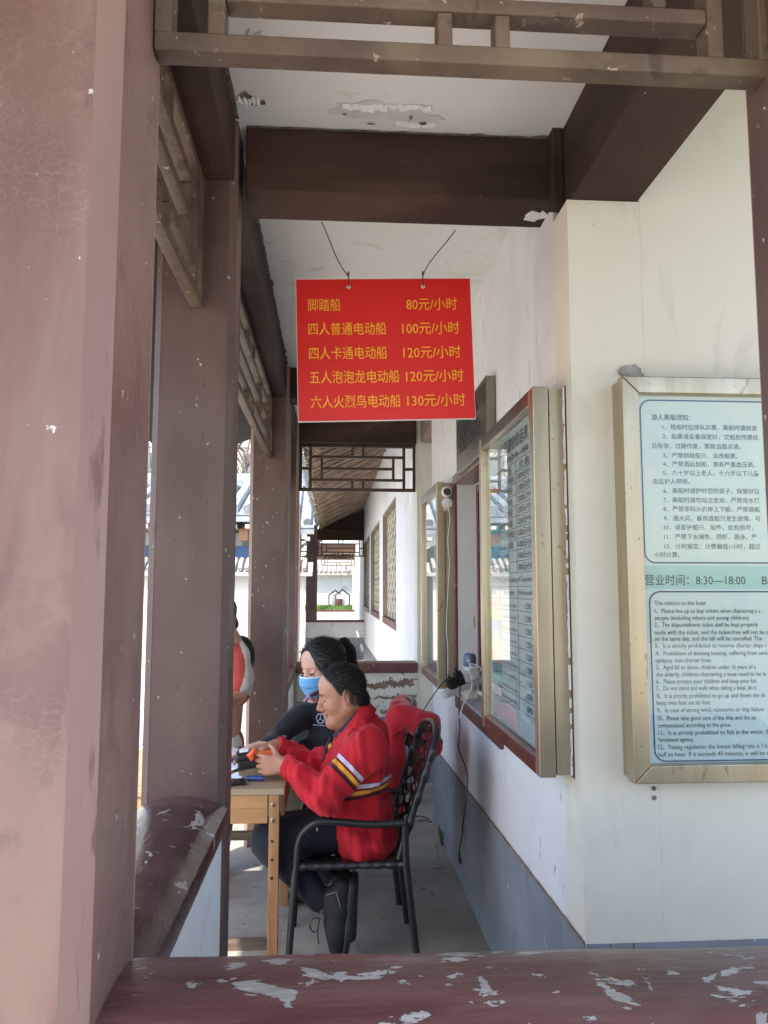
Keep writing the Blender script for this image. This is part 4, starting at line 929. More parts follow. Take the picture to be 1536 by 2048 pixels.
# ------------------------------------------------------------------ woven chairs
def arm_pts(P, n=5):
    out = []
    P = [Vector(p) for p in P]
    for i in range(len(P) - 1):
        p0, p1, p2, p3 = P[max(i - 1, 0)], P[i], P[i + 1], P[min(i + 2, len(P) - 1)]
        for k in range(n):
            t = k / n; out.append(.5 * ((2 * p1) + (p2 - p0) * t + (2 * p0 - 5 * p1 + 4 * p2 - p3) * t * t + (3 * p1 - p0 - 3 * p2 + p3) * t ** 3))
    out.append(P[-1]); return out
def woven_chair(label, off=(0, 0, 0)):
    O = Vector(off); t = thing('woven_chair', Vector((.1, 3.83, 0)) + O, label, 'chair')
    Yn, Yf = 3.55, 4.11; zs = .478
    A = lambda x, y, z: O + Vector((x, y, z))
    for y in (Yn, Yf):
        s = 1 if y == Yn else -1
        obj('armrest', MB().tube(arm_pts([A(-.150, y, .50), A(-.143, y - .004 * s, .58), A(-.115, y - .005 * s, .635), A(-.05, y - .006 * s, .672), A(.05, y - .004 * s, .668), A(.18, y, .655), A(.33, y, .658)]), .0165, 10), chair_metal, t, smooth=True)
        obj('leg', MB().tube([A(-.186, y, 0), A(-.172, y, .22), A(-.150, y, .505)], [.0155, .0165, .0165], 10), chair_metal, t, smooth=True)
        obj('leg', MB().tube([A(.392, y, 0), A(.362, y, .25), A(.335, y, .48), A(.330, y, .66)], .0165, 10), chair_metal, t, smooth=True)
    # seat rails and back frame hoop
    obj('seat_frame', MB().tube(arm_pts([A(.325, Yn + .012, zs), A(-.14, Yn + .012, zs), A(-.158, Yn + .05, zs), A(-.158, Yf - .05, zs), A(-.14, Yf - .012, zs), A(.325, Yf - .012, zs), A(.335, Yn + .3, zs), A(.325, Yn + .012, zs)], 4), .015, 8), chair_metal, t, smooth=True)
    def back(v, w):   # v: 0 seat .. 1 top ; w: 0 near .. 1 far
        zz = .50 + v * .50; xx = .305 + .165 * v ** 1.05
        hh = .045 * (1 - (2 * w - 1) ** 2)            # belly and a domed top
        return A(xx + .030 * (1 - (2 * w - 1) ** 2), Yn + .015 + w * (Yf - Yn - .03), zz + hh * v - .0)
    hoop = [back(v / 8, 0) for v in range(8)] + [back(.985, .03), back(1.0, .10)] + [back(1, .1 + .8 * k / 8) for k in range(1, 9)] + [back(.985, .97)] + [back(v / 8, 1) for v in range(7, -1, -1)]
    obj('back_frame', MB().tube(hoop, .0165, 9), chair_metal, t, smooth=True)
    # rubber sleeves bulging on the back posts where the straps wrap
    for w in (0, 1):
        for v in (.30, .52, .72, .90):
            c = [back(v + dv, w) for dv in (-.055, -.03, 0, .03, .055)]
            obj('strap_wrap', MB().tube(c, [.017, .0205, .022, .0205, .017], 9), strap_m, t, smooth=True)
    NB, NH = 7, 7
    def strap(f, n, wid, alongw):
        pts = [f(k / n) for k in range(n + 1)]; vs = []
        for k, p in enumerate(pts):
            d = (pts[min(k + 1, n)] - pts[max(k - 1, 0)]).normalized()
            s = Vector((0, 1, 0)) if alongw == 'v' else (Vector((0, 0, 1)) if alongw == 'h' else Vector((1, 0, 0)))
            s = (s - d * s.dot(d)).normalized() * wid / 2; nn = d.cross(s).normalized() * .0016
            vs += [p - s - nn, p + s - nn, p + s + nn, p - s + nn]
        fs = [(4 * k + j, 4 * k + (j + 1) % 4, 4 * k + 4 + (j + 1) % 4, 4 * k + 4 + j) for k in range(n) for j in range(4)]
        fs += [(0, 1, 2, 3), (4 * n + 3, 4 * n + 2, 4 * n + 1, 4 * n)]
        return MB().add(vs, fs)
    for i in range(NB):
        w = (i + .75) / (NB + .5)
        obj('back_strap', strap(lambda q: back(.06 + q * .955, w) + Vector((.006 * (1 if int(q * NH + i) % 2 else -1), 0, 0)), 18, .044, 'v'), strap_m, t)
    for j in range(NH):
        v = .12 + .82 * j / (NH - 1)
        obj('back_strap', strap(lambda q: back(v, q) + Vector((.006 * (-1 if int(q * NB + j) % 2 else 1), 0, 0)), 20, .046, 'h'), strap_m, t)
    for i in range(9):
        x = -.13 + .45 * i / 8.
        obj('seat_strap', strap(lambda q: A(x, Yn - .006 + q * (Yf - Yn + .012), zs - .03 * math.sin(q * math.pi) + .004 * (1 if int(q * 10 + i) % 2 else -1) + .012), 20, .036, 'x'), strap_m, t)
        obj('strap_wrap', MB().tube([A(x - .02, Yn + .008, zs), A(x, Yn + .008, zs), A(x + .02, Yn + .008, zs)], [.0165, .0185, .0165], 8), strap_m, t)
    for j in range(9):
        y = Yn + .05 + (Yf - Yn - .1) * j / 8.
        sg_ = math.sin(math.pi * (y - Yn) / (Yf - Yn))
        obj('seat_strap', strap(lambda q: A(-.16 + q * .48, y, zs - .03 * sg_ + .004 * (-1 if int(q * 9 + j) % 2 else 1) + .012), 18, .044, 'v'), strap_m, t)
    return t
woven_chair('black woven strap armchair the man in the red jacket sits on')
woven_chair('second black woven chair, under the red hooded jacket behind the man', off=(-.02, .80, 0))

# ================================================================== people
def tint_mat(name, rough=.5, sub=0., sheen=0., bump=.0):
    m = bpy.data.materials.new(name); m.use_nodes = True; nt = m.node_tree; p = nt.nodes['Principled BSDF']
    a = nt.nodes.new('ShaderNodeAttribute'); a.attribute_name = 'tint'
    g = nt.nodes.new('ShaderNodeNewGeometry'); n = _noise(nt, g.outputs['Position'], 60, 4)
    c = _mix(nt, _math(nt, 'MULTIPLY', _ramp(nt, n, .35, .75), .25), a.outputs['Color'], (.30, .11, .07)) if sub else a.outputs['Color']
    nt.links.new(c, p.inputs['Base Color']); p.inputs['Roughness'].default_value = rough
    if sub: p.inputs['Subsurface Weight'].default_value = sub; p.inputs['Subsurface Radius'].default_value = (.02, .008, .004); p.inputs['Subsurface Scale'].default_value = .5
    p.inputs['Sheen Weight'].default_value = sheen
    if bump:
        b = nt.nodes.new('ShaderNodeBump'); b.inputs['Strength'].default_value = bump; b.inputs['Distance'].default_value = .004
        nt.links.new(_noise(nt, g.outputs['Position'], 90, 3), b.inputs['Height']); nt.links.new(b.outputs[0], p.inputs['Normal'])
    return m
skin_m = tint_mat('skin', .48, .12)
def cloth(name, c, c2=None, rough=.85, sheen=.12, bump=.3, scale=9):
    return M(name, c, c2 or tuple(v * 1.25 for v in c), scale, rough=rough, bump=bump, bscale=160, sheen=sheen)
hair_m = M('black_hair', (.006, .0055, .0055), (.016, .013, .012), 30, rough=.6, stretch=(1, 1, .25), bump=.6, bscale=160, spec=.25)

def jersey_mat():
    """red knit with printed bands: white / dark red / yellow / black, laid along the 'band' coordinate in metres"""
    m = bpy.data.materials.new('red_jersey'); m.use_nodes = True; nt = m.node_tree; p = nt.nodes['Principled BSDF']
    a = nt.nodes.new('ShaderNodeAttribute'); a.attribute_name = 'band'
    mr = nt.nodes.new('ShaderNodeMapRange'); mr.inputs[1].default_value = 0; mr.inputs[2].default_value = .1; nt.links.new(a.outputs['Fac'], mr.inputs[0])
    r = nt.nodes.new('ShaderNodeValToRGB'); r.color_ramp.interpolation = 'CONSTANT'; nt.links.new(mr.outputs[0], r.inputs[0])
    red = (.50, .006, .016, 1)
    els = [(0, red), (.10, (.07, .01, .05, 1)), (.14, (.62, .55, .66, 1)), (.32, (.20, .004, .012, 1)), (.42, (.80, .42, .04, 1)), (.60, (.22, .006, .01, 1)), (.68, (.015, .004, .008, 1)), (.80, red)]
    cr_ = r.color_ramp; cr_.elements[0].position = 0; cr_.elements[0].color = els[0][1]; cr_.elements[1].position = els[1][0]; cr_.elements[1].color = els[1][1]
    for q, c in els[2:]: e = cr_.elements.new(q); e.color = c
    g = nt.nodes.new('ShaderNodeNewGeometry')
    b2 = _mix(nt, _math(nt, 'MULTIPLY', _ramp(nt, _noise(nt, g.outputs['Position'], 9, 4), .35, .7), .35), r.outputs[0], (.60, .012, .03), 'MIX')
    fac = _math(nt, 'LESS_THAN', mr.outputs[0], .01); fac2 = _math(nt, 'GREATER_THAN', mr.outputs[0], .80)
    c = _mix(nt, _math(nt, 'MAXIMUM', fac, fac2), r.outputs[0], b2)
    nt.links.new(c, p.inputs['Base Color']); p.inputs['Roughness'].default_value = .85; p.inputs['Sheen Weight'].default_value = .25; p.inputs['Sheen Tint'].default_value = (1, .3, .35, 1)
    b = nt.nodes.new('ShaderNodeBump'); b.inputs['Strength'].default_value = .35; b.inputs['Distance'].default_value = .003
    nt.links.new(_noise(nt, g.outputs['Position'], 130, 3), b.inputs['Height']); nt.links.new(b.outputs[0], p.inputs['Normal'])
    return m

class Frame:
    def __init__(s, o, fwd, up=(0, 0, 1), sc=1.):
        f = Vector(fwd).normalized(); l = Vector(up).cross(f).normalized(); u = f.cross(l)
        s.o = Vector(o); s.R = Matrix((f, l, u)).transposed(); s.s = sc; s.Rn = np.array(s.R)
    def __call__(s, x, y, z): return s.o + s.R @ Vector((x, y, z)) * s.s
    def inv(s, P): return (np.asarray(P) - np.array(s.o)) @ s.Rn / s.s
def add_head(B, F, nose=1., fem=False):
    s = F.s; R3 = F.R
    def e(c, r, k=.02, op=1, rot=None): B.ell(F(*c), [v * s for v in r], R3 if rot is None else R3 @ Euler(rot).to_matrix(), k * s, op)
    def c(a, b, ra, rb, k=.012, op=1): B.cone(F(*a), F(*b), ra * s, rb * s, k * s, op)
    j = .94 if fem else 1.
    e((0, 0, .036), (.094, .075, .088))
    e((.030, 0, -.020), (.062, .062 * j, .080), .03)
    e((.045, 0, .055), (.047, .058, .042), .02)
    for y in (-1, 1):
        c((-.008, y * .056 * j, -.045), (.062, y * .024, -.094), .024, .018, .03)      # jaw line
        e((.052, y * .040 * j, -.026), (.026, .022, .026), .025)                          # cheek
        c((.085, y * .010, .026), (.073, y * .045, .026), .010, .008, .014)              # brow ridge
        e((.094, y * .033, .006), (.016, .017, .011), .010, -1)                          # eye socket
        e((.076, y * .032, .004), (.0135, .0135, .0125), .003)                            # closed lid over the eye
        e((.100, y * .013, -.037), (.010, .008, .007), .006)                             # nostril wing
        # ear
        rot = (0, -.15, y * .35)
        e((-.008, y * .078, -.003), (.021, .009, .035), .004, 1, rot)
        e((-.004, y * .085, .002), (.009, .005, .018), .002, -1, rot)
        e((-.004, y * .077, -.030), (.010, .006, .010), .004, 1, rot)
    c((.088, 0, .018), (.108 * nose, 0, -.026), .0085, .0105, .010)
    e((.109 * nose, 0, -.031), (.0125, .0120, .0100), .006)
    c((.094, 0, -.040), (.094, 0, -.052), .010, .009, .014)
    c((.092, -.016, -.0575), (.092, .016, -.0575), .0062, .0062, .006); c((.094, -.005, -.0575), (.094, .005, -.0575), .0050, .0050, .008)
    c((.092, -.013, -.0720), (.092, .013, -.0720), .0072, .0072, .005)
    c((.104, -.016, -.0648), (.104, .016, -.0648), .0010, .0010, .002, -1)
    e((.074, 0, -.098), (.024, .026, .020), .02)
    c((.030, 0, -.098), (.072, 0, -.100), .030, .018, .03)                              # under the chin
    return B
def hand(B, w, f, n, t, s, curls, thumb, spread=.1):
    f, n, t = (Vector(v).normalized() for v in (f, n, t)); w = Vector(w)
    K = [(.034, .088, 1.0), (.012, .094, 1.08), (-.010, .090, 1.0), (-.031, .080, .80)]
    for i, (o, l, fl) in enumerate(K):
        kn = w + t * o * s + f * l * s - n * .004 * s * (0 if i in (0, 3) else -1)
        B.cone(w + t * o * .55 * s + f * .012 * s, kn, .017 * s, .0125 * s, .014 * s)
        p = kn; ang = 0; d0 = (f + t * spread * (1.5 - i) * .5).normalized()
        for (L_, ra, rb), cu in zip(((.045, .0108, .0095), (.028, .0095, .0088), (.022, .0088, .0072)), curls[i]):
            ang += cu; d = d0 * math.cos(ang) + n * math.sin(ang); q = p + d * L_ * fl * s
            B.cone(p, q, ra * s, rb * s, .003 * s); p = q
    B.cone(w + t * .018 * s + f * .02 * s, w + t * .036 * s + f * .048 * s + n * .010 * s, .018 * s, .014 * s, .012 * s)
    p = w + t * .034 * s + f * .040 * s + n * .008 * s
    for (L_, ra, rb), d in zip(((.036, .0125, .0115), (.032, .0112, .0085)), thumb):
        d = (f * d[0] + t * d[1] + n * d[2]).normalized(); q = p + d * L_ * s; B.cone(p, q, ra * s, rb * s, .004 * s); p = q
def colours(V, base, marks):
    c = np.tile(np.array(base, float), (len(V), 1))
    for a, b, r, col, soft in marks:
        d = Body.dist(('c', np.array(a, float), np.array(b, float), r, r), V); f = np.clip(.5 - d / soft, 0, 1)[:, None]
        c = c * (1 - f) + np.array(col) * f
    return c
def face_marks(F, lip=(.34, .12, .10), brow=(.02, .014, .012), rb=.0045):
    m = []
    for y in (-1, 1):
        m.append((F(.098, y * .012, .024), F(.080, y * .046, .026), rb * F.s, brow, .005))
        m.append((F(.092, y * .022, -.0015), F(.082, y * .045, -.001), .0034 * F.s, (.02, .012, .01), .004))
        m.append((F(.0, y * .082, -.0), F(.0, y * .086, -.02), .008 * F.s, (.52, .22, .15), .02))
        m.append((F(.072, y * .045, -.03), F(.072, y * .050, -.03), .016 * F.s, (.52, .25, .17), .05))
    m.append((F(.104, -.014, -.0655), F(.104, .014, -.0655), .0036 * F.s, lip, .005))
    m.append((F(.106, -.010, -.040), F(.106, .010, -.040), .003 * F.s, (.22, .09, .06), .006))
    return m
def wr(P, amp, seeds, freq=22.):
    """folds: a few warped sine ridges"""
    x, y, z = P[..., 0], P[..., 1], P[..., 2]; o = 0
    for i in range(seeds[1]):
        r = np.random.RandomState(seeds[0] + i); d = r.normal(size=3); d /= np.linalg.norm(d); e = r.normal(size=3); ph = r.uniform(0, 6)
        u = x * d[0] + y * d[1] + z * d[2]; w = x * e[0] + y * e[1] + z * e[2]
        o = o + np.sin(freq * (.7 + .25 * i) * u + 1.6 * np.sin(7 * w + ph) + ph) ** 3
    return (amp / seeds[1] * o).astype(np.float32)

# ------------------------------------------------------------------ the man in red
MS = 1.18
man = thing('person', (.05, 3.82, 0), 'balding man in a red striped jacket sitting in the nearest woven chair', 'person')
F = Frame((0.061, 3.8, 1.192), (-1, -.03, -.24), sc=MS)
shN, elN, wrN = Vector((0.16, 3.6, 0.969)), Vector((-0.032, 3.55, 0.782)), Vector((-0.207, 3.64, 0.895))
shF, elF, wrF = Vector((0.125, 4.02, 0.905)), Vector((-0.057, 4.03, 0.799)), Vector((-0.273, 3.92, 0.932))
hipN, knN, anN = Vector((0.141, 3.75, 0.584)), Vector((-0.265, 3.67, 0.556)), Vector((-0.036, 3.64, 0.291))
hipF, knF, anF = Vector((0.143, 3.93, 0.566)), Vector((-0.25, 3.96, 0.498)), Vector((0.014, 3.86, 0.329))
belly, chest, upper = Vector((0.119, 3.81, 0.643)), Vector((0.128, 3.81, 0.833)), Vector((0.142, 3.81, 0.979))
nape = Vector((0.127, 3.81, 1.069))
B = Body(); add_head(B, F, 1.03)
B.cone(F(-.030, 0, -.03), nape, .060 * MS, .058 * MS, .03)
B.cone(F(.01, 0, -.075), Vector(nape) + Vector((-.05, 0, 0)), .045 * MS, .055 * MS, .03)
B.cone(nape, chest, .055, .12, .03).cone(chest, belly, .12, .12, .05)
for a, b, c in ((shN, elN, wrN), (shF, elF, wrF)):
    B.cone(upper.lerp(a, .4), a, .08, .06, .04).cone(a, b, .058, .046, .02).cone(b, c, .045, .031, .02)
for a, b, c in ((hipN, knN, anN), (hipF, knF, anF)):
    B.cone(belly.lerp(a, .7), a, .085, .080, .04).cone(a, b, .072, .058, .03).cone(b, c, .056, .036, .02)
hand(B, wrN, (-1, .10, .02), (.05, 1, .05), (.1, 0, 1), MS * .92, [(.55, .55, .3), (.6, .6, .3), (.65, .6, .3), (.7, .6, .3)], [(.55, .75, .45), (.75, .45, .6)])
hand(B, wrF, (-1, -.22, -.04), (-.05, -.15, -1), (-.1, -1, .15), MS * .95, [(.12, .25, .2), (.30, .45, .3), (.45, .55, .3), (.55, .55, .3)], [(.62, .60, .65), (.55, .35, .85)])
V, Fc = B.mesh(.0052)
col = colours(V, (.43, .215, .135), face_marks(F, lip=(.30, .12, .09)) + [(F(.05, -.05, .09), F(.05, .05, .09), .045 * MS, (.54, .32, .22), .06), (F(.09, 0, -.03), F(.11, 0, -.035), .016 * MS, (.47, .21, .14), .02),  # paler forehead patch: sky light put into the skin colour
    (F(.082, -.03, -.084), F(.082, .03, -.084), .004, (.32, .18, .13), .02)])
l_ = F.inv(V); hl0 = np.interp(l_[:, 0], [-.12, -.085, -.060, -.040, -.018, -.002, .012, .022, .030, .042, .058, .075, .10], [-.060, -.060, -.055, -.045, -.036, .030, .018, .014, .034, .062, .082, .112, .14])
hf = np.clip((l_[:, 2] - hl0 + .010) / .014, 0, 1) * (np.abs(l_).max(1) < .14) * .85
col = col * (1 - hf[:, None]) + np.array((.02, .017, .016)) * hf[:, None]
np_obj('body', V, Fc, skin_m, man, color=col)
# hair: short, receding at the temples, cut above the ear and down to the nape
B = Body(); B.ell(F(-.002, 0, .040), [v * MS for v in (.098, .080, .091)], F.R, 0)
hx = np.array([-.12, -.085, -.060, -.040, -.018, -.002, .012, .022, .030, .042, .058, .075, .10]); hz = np.array([-.060, -.060, -.055, -.045, -.036, .030, .018, .014, .034, .062, .082, .112, .14])
def cut(P):
    l = F.inv(P); return (np.interp(l[..., 0], hx, hz) - l[..., 2]).astype(np.float32) * MS * .8
B.ell(F(-.046, 0, -.035), [v * MS for v in (.052, .066, .050)], F.R, .02)
V, Fc = B.mesh(.006, lambda P: wr(P, .003, (5, 4), 60.), cut)
np_obj('hair', V, Fc, hair_m, man, relax=2)
def strands(name, V, F, n, seed, parent, flow, ln, wd=.0016, sel=None):
    r = np.random.RandomState(seed); l = F.inv(V); ok = np.arange(len(V)) if sel is None else np.where(sel(l))[0]
    mb = MB()
    for i in r.choice(ok, n):
        c = l[i] - np.array((-.005, 0, .03)); nn = Vector(c).normalized(); d = Vector(flow(l[i])) + Vector(r.normal(size=3) * .22); d = (d - nn * d.dot(nn)).normalized(); q = Vector(l[i]) + nn * .0015
        L_ = ln * r.uniform(.6, 1.3); s = nn.cross(d) * wd; m_ = q + d * L_ * .5 + nn * .0035; e_ = q + d * L_ + nn * r.uniform(-.001, .003)
        mb.add([F(*(q - s)), F(*(q + s)), F(*(m_ + s * .8)), F(*(m_ - s * .8)), F(*e_)], [(0, 1, 2, 3), (3, 2, 4)])
    return obj(name, mb, strand_m, parent, recalc=False, kind='stuff')
strand_m = M('hair_strand', (.008, .007, .007), (.03, .026, .024), 60, rough=.5, bump=0, spec=.4)
strands('hair_strands', V, F, 1500, 3, man, lambda p: (-1, 0, -.7) if p[0] < .03 else (-.9, p[1] * 6, -.1), .015)
# jacket
B = Body()
Rt = Matrix.Identity(3)
B.ell(belly, (.182, .225, .165), Rt, 0).ell(belly + Vector((.035, 0, -.11)), (.155, .24, .105), Rt, .05).ell(chest, (.160, .225, .16), Rt, .05).ell(upper + Vector((.0, 0, -.01)), (.118, .20, .105), Rt, .06)
B.cone(upper, nape + Vector((.005, 0, -.01)), .10, .082, .05)
for a, b, c in ((shN, elN, wrN), (shF, elF, wrF)):
    B.cone(upper.lerp(a, .5), a, .10, .088, .04).cone(a, b, .090, .078, .02).cone(b, c + (b - c).normalized() * .03, .076, .048, .02)
    B.cone(c + (b - c).normalized() * .055, c + (b - c).normalized() * .012, .047, .044, .004)
def jd(P):
    w = wr(P, .034, (11, 5), 34.)
    # gathers at the elbows, the armpit and above the hem
    for c0, r0, d0, fq in ((elN, .13, (.75, 0, .65), 70), (elF, .12, (1, 0, .3), 75), (belly + Vector((.02, -.18, -.02)), .16, (.25, 0, 1), 62), (shN + Vector((.02, 0, -.14)), .12, (.6, 0, -.8), 55)):
        q = P - np.array(c0); g = np.exp(-(q ** 2).sum(-1) / (r0 * r0)); u = q @ np.array(Vector(d0).normalized())
        w = w + (.0105 * g * np.sin(fq * u + 2.5 * np.sin(14 * q[..., 1]) + 6 * q[..., 0])).astype(np.float32)
    # flat skirt of the hem
    return w
V, Fc = B.mesh(.0065, jd)
dA = Body.dist(('c', np.array(shN), np.array(elN), .088, .078), V); dA2 = Body.dist(('c', np.array(elN), np.array(wrN), .076, .05), V)
dF = Body.dist(('c', np.array(shF), np.array(elF), .088, .078), V); dF2 = Body.dist(('c', np.array(elF), np.array(wrF), .076, .05), V)
dT = np.minimum(Body.dist(('e', np.array(chest), np.array((.160, .225, .16)), np.identity(3)), V), Body.dist(('e', np.array(belly), np.array((.182, .225, .165)), np.identity(3)), V))
dU = Body.dist(('e', np.array(upper), np.array((.118, .20, .105)), np.identity(3)), V)
axN = np.array((elN - shN).normalized()); LN = (elN - shN).length; axF = np.array((elF - shF).normalized())
sN = (V - np.array(shN)) @ axN - .085; sF = (V - np.array(shF)) @ axF - .06
sT = -(V[:, 2] - (0.223, 3.62, 0.84)[2]) + .0 + .10 * (V[:, 0] - .24)
band = sT.copy(); mN = (np.minimum(dA, dA2) < np.minimum(dT, dU)) & (V[:, 1] < 3.72); mF = (np.minimum(dF, dF2) < np.minimum(dT, dU)) & (V[:, 1] > 3.9)
band[mN] = sN[mN]; band[mF] = sF[mF]
np_obj('jacket', V, Fc, jersey_mat(), man, attrs={'band': band}, relax=2)
for c0, b0 in ((wrN, elN), (wrF, elF)):
    d = (b0 - c0).normalized(); obj('ribbed_cuff', MB().tube([c0 + d * t for t in (.000, .004, .03, .058, .064)], [.040, .047, .049, .051, .046], 20), M('red_rib', (.45, .006, .015), (.55, .012, .024), 40, rough=.85, bump=.6, bscale=220), man, smooth=True)
# stand collar, red outside, navy inside
cT, cB = Vector((0.173, 3.81, 1.154)), Vector((-0.002, 3.81, 0.995)); e1 = (cT - cB).normalized(); ea = (cT - cB).length / 2; cn = Vector((0, 1, 0)).cross(e1).normalized()
if cn.z < 0: cn = -cn
cc = (cT + cB) / 2
def ring(a, b, off, ph0=-2.75, ph1=2.75, n=44, front=None):
    front = off if front is None else front
    return [cc + e1 * math.cos(p) * a + Vector((0, math.sin(p) * b, 0)) + cn * (front + (off - front) * (.5 + .5 * math.cos(p))) for p in [ph0 + (ph1 - ph0) * k / n for k in range(n + 1)]]
def band_mb(r0, r1):
    mb = MB(); n = len(r0); mb.add(r0 + r1, [(k, k + 1, n + k + 1, n + k) for k in range(n - 1)]); return mb
def strip_obj(name, r0, r1, mat, th):
    o = obj(name, band_mb(r0, r1), mat, man, smooth=True, recalc=False); m = o.modifiers.new('th', 'SOLIDIFY'); m.thickness = th; m.offset = 0; return o
strip_obj('collar', ring(ea * 1.06, .122, -.055), ring(ea * 1.0, .104, .024, front=-.022), MATS['red_rib'], .006)
strip_obj('collar_lining', ring(ea * .97, .106, -.035), ring(ea * .94, .092, .020, front=.004), cloth('navy_lining', (.012, .016, .032)), .005)
strip_obj('shirt_collar', ring(ea * .86, .088, -.045), ring(ea * .80, .076, .000), cloth('blue_shirt', (.05, .14, .26)), .004)
obj('zip', MB().tube([Vector((-0.005, 3.72, 1.007)), Vector((-0.03, 3.7, 0.952)), Vector((-0.043, 3.69, 0.908))], .004, 6), black_plastic, man)
# trousers
navy = cloth('navy_trousers', (.0055, .0075, .017), (.010, .013, .027), rough=.9, sheen=.0)
B = Body(); B.ell(belly + Vector((.01, 0, -.11)), (.120, .16, .09), Rt, 0)
for a, b, c, k2 in ((hipN, knN, anN, 1.), (hipF, knF, anF, 1.)):
    B.cone(a, b, .092, .094, .04).cone(b, c + (b - c).normalized() * .02, .088, .058, .03)
V, Fc = B.mesh(.008, lambda P: wr(P, .012, (31, 4), 24.)); np_obj('trousers', V, Fc, navy, man, relax=2)
# shoes, toes pointing at the floor, soles to the right
shoe_c = cloth('black_shoe', (.006, .006, .007), (.012, .012, .013), rough=.75, sheen=0); sole_m = M('shoe_sole', (.018, .022, .028), (.03, .035, .042), 20, rough=.6)
def shoe(heel, toe, ankle, lab=None):
    t = bpy.data.objects.new('shoe', None)
    heel, toe, ankle = Vector(heel), Vector(toe), Vector(ankle); ax = (toe - heel).normalized(); L_ = (toe - heel).length
    out = Vector((1, 0, 0)) - ax * ax.x; out.normalize()      # sole side
    B = Body(); mid = heel + ax * L_ * .5
    B.cone(heel, heel + ax * L_ * .35, .046, .050, 0).cone(heel + ax * L_ * .35, heel + ax * L_ * .75, .050, .050, .03).cone(heel + ax * L_ * .7, toe, .050, .036, .03)
    B.cone(heel - out * .02 + ax * .03, ankle.lerp(heel, .35), .045, .050, .03)
    B.cone(heel - out * .045 + ax * L_ * .38, heel - out * .02 + ax * L_ * .62, .032, .036, .03)
    V, Fc = B.mesh(.006, None, lambda P: ((P - np.array(heel + out * .034)) @ np.array(out)).astype(np.float32))
    o = np_obj('shoe', V, Fc, shoe_c, man)
    B = Body(); B.cone(heel + out * .030, heel + ax * L_ * .7 + out * .030, .046, .052, 0).cone(heel + ax * L_ * .7 + out * .030, toe + out * .024, .052, .038, .02)
    V, Fc = B.mesh(.006, None, lambda P: np.maximum(((P - np.array(heel + out * .058)) @ np.array(out)), -((P - np.array(heel + out * .028)) @ np.array(out))).astype(np.float32))
    np_obj('sole', V, Fc, sole_m, o)
    return o, heel, toe, ax, out, L_
so, hl_, to_, ax, ou, L_ = shoe((0.052, 3.62, 0.357), (0.028, 3.6, 0.121), anN)
for k in range(5):
    c = hl_ + ax * L_ * (.36 + .07 * k) - ou * (.066 - .002 * k); obj('shoelace', MB().tube([c + Vector((0, -.03, 0)), c - ou * .008, c + Vector((0, .03, 0))], .004, 5), black_plastic, so)
lc = Vector((-0.041, 3.56, 0.255))
obj('shoelace', MB().tube(arm_pts([lc, lc + Vector((-.035, 0, .004)), lc + Vector((-.050, 0, -.025)), lc + Vector((-.030, 0, -.055)), lc + Vector((-.012, 0, -.035)), lc + Vector((-.008, 0, -.002)), lc + Vector((-.014, 0, -.06)), lc + Vector((-.008, 0, -.105))]), .0030, 6), black_plastic, so)
tri = MB(); tc = Vector((0.03, 3.565, 0.237))
for (s_, ) in ((.026,), (.013,)):
    pp = [tc + Vector((s_ * a_, -.0, s_ * b_)) for a_, b_ in ((-1, -.5), (.35, -.85), (.05, .95))]
    for i in range(3): tri.tube([pp[i], pp[(i + 1) % 3]], .0016, 4)
obj('shoe_emblem', tri, M('grey_thread', (.28, .28, .27), rough=.7, bump=0), so)
obj('piping', MB().tube([Vector((-0.017, 3.565, 0.354)), Vector((0.024, 3.56, 0.367)), Vector((0.038, 3.56, 0.323)), Vector((0.051, 3.562, 0.269))], .0016, 4), MATS['grey_thread'], so)
so2 = shoe((0.074, 3.84, 0.312), (0.065, 3.82, 0.079), anF)[0]
obj('sock', MB().tube([anN + (knN - anN).normalized() * .02, anN, anN.lerp(hl_, .4)], [.050, .048, .046], 16), M('patterned_sock', (.06, .055, .05), (.34, .31, .27), 60, rough=.9, bump=.2), man, smooth=True)
obj('sock', MB().tube([anF + (knF - anF).normalized() * .02, anF, anF + Vector((.02, 0, -.03))], [.050, .048, .046], 16), MATS['patterned_sock'], man, smooth=True)
obj('drawstring', MB().tube([Vector((-0.067, 3.6, 0.639)), Vector((-0.06, 3.585, 0.622))], .003, 5), white_plastic, man)

# ------------------------------------------------------------------ the woman with the mask
wm = thing('person', (.05, 4.5, 0), 'woman in black with a blue face mask and ponytail sitting behind the man in red', 'person')
WS = 1.27
F = Frame((-0.048, 4.46, 1.253), (-.80, -.58, -.20), sc=WS)
wc, wu = Vector((0.006, 4.5, 0.873)), Vector((-0.033, 4.5, 1.035)); wb = Vector((0.106, 4.5, 0.594))
rt_ = Vector((-.58, .80, 0)).normalized()
shR, shL = wu + Vector((-.135, -.09, -.035)), wu + Vector((.17, .10, -.03))
elR, wrR = Vector((-0.289, 4.3, 0.892)), Vector((-0.332, 4.14, 0.9))
elL, wrL = Vector((-0.008, 4.62, 0.765)), Vector((-0.174, 4.4, 0.812))
B = Body(); add_head(B, F, .98, True)
B.cone(F(-.02, 0, -.05), wu + Vector((.0, 0, .03)), .046 * WS, .052 * WS, .03)
B.cone(wu, wc, .09, .11, .05).cone(wc, wb, .11, .13, .05)
for a, b, c in ((shR, elR, wrR), (shL, elL, wrL)): B.cone(wu, a, .06, .05, .04).cone(a, b, .048, .038, .02).cone(b, c, .037, .026, .02)
hand(B, wrR, (-.75, -.6, -.1), (0, 0, -1), (.6, -.75, 0), WS * .85, [(.2, .3, .2)] * 4, [(.7, .5, .3), (.8, .2, .3)])
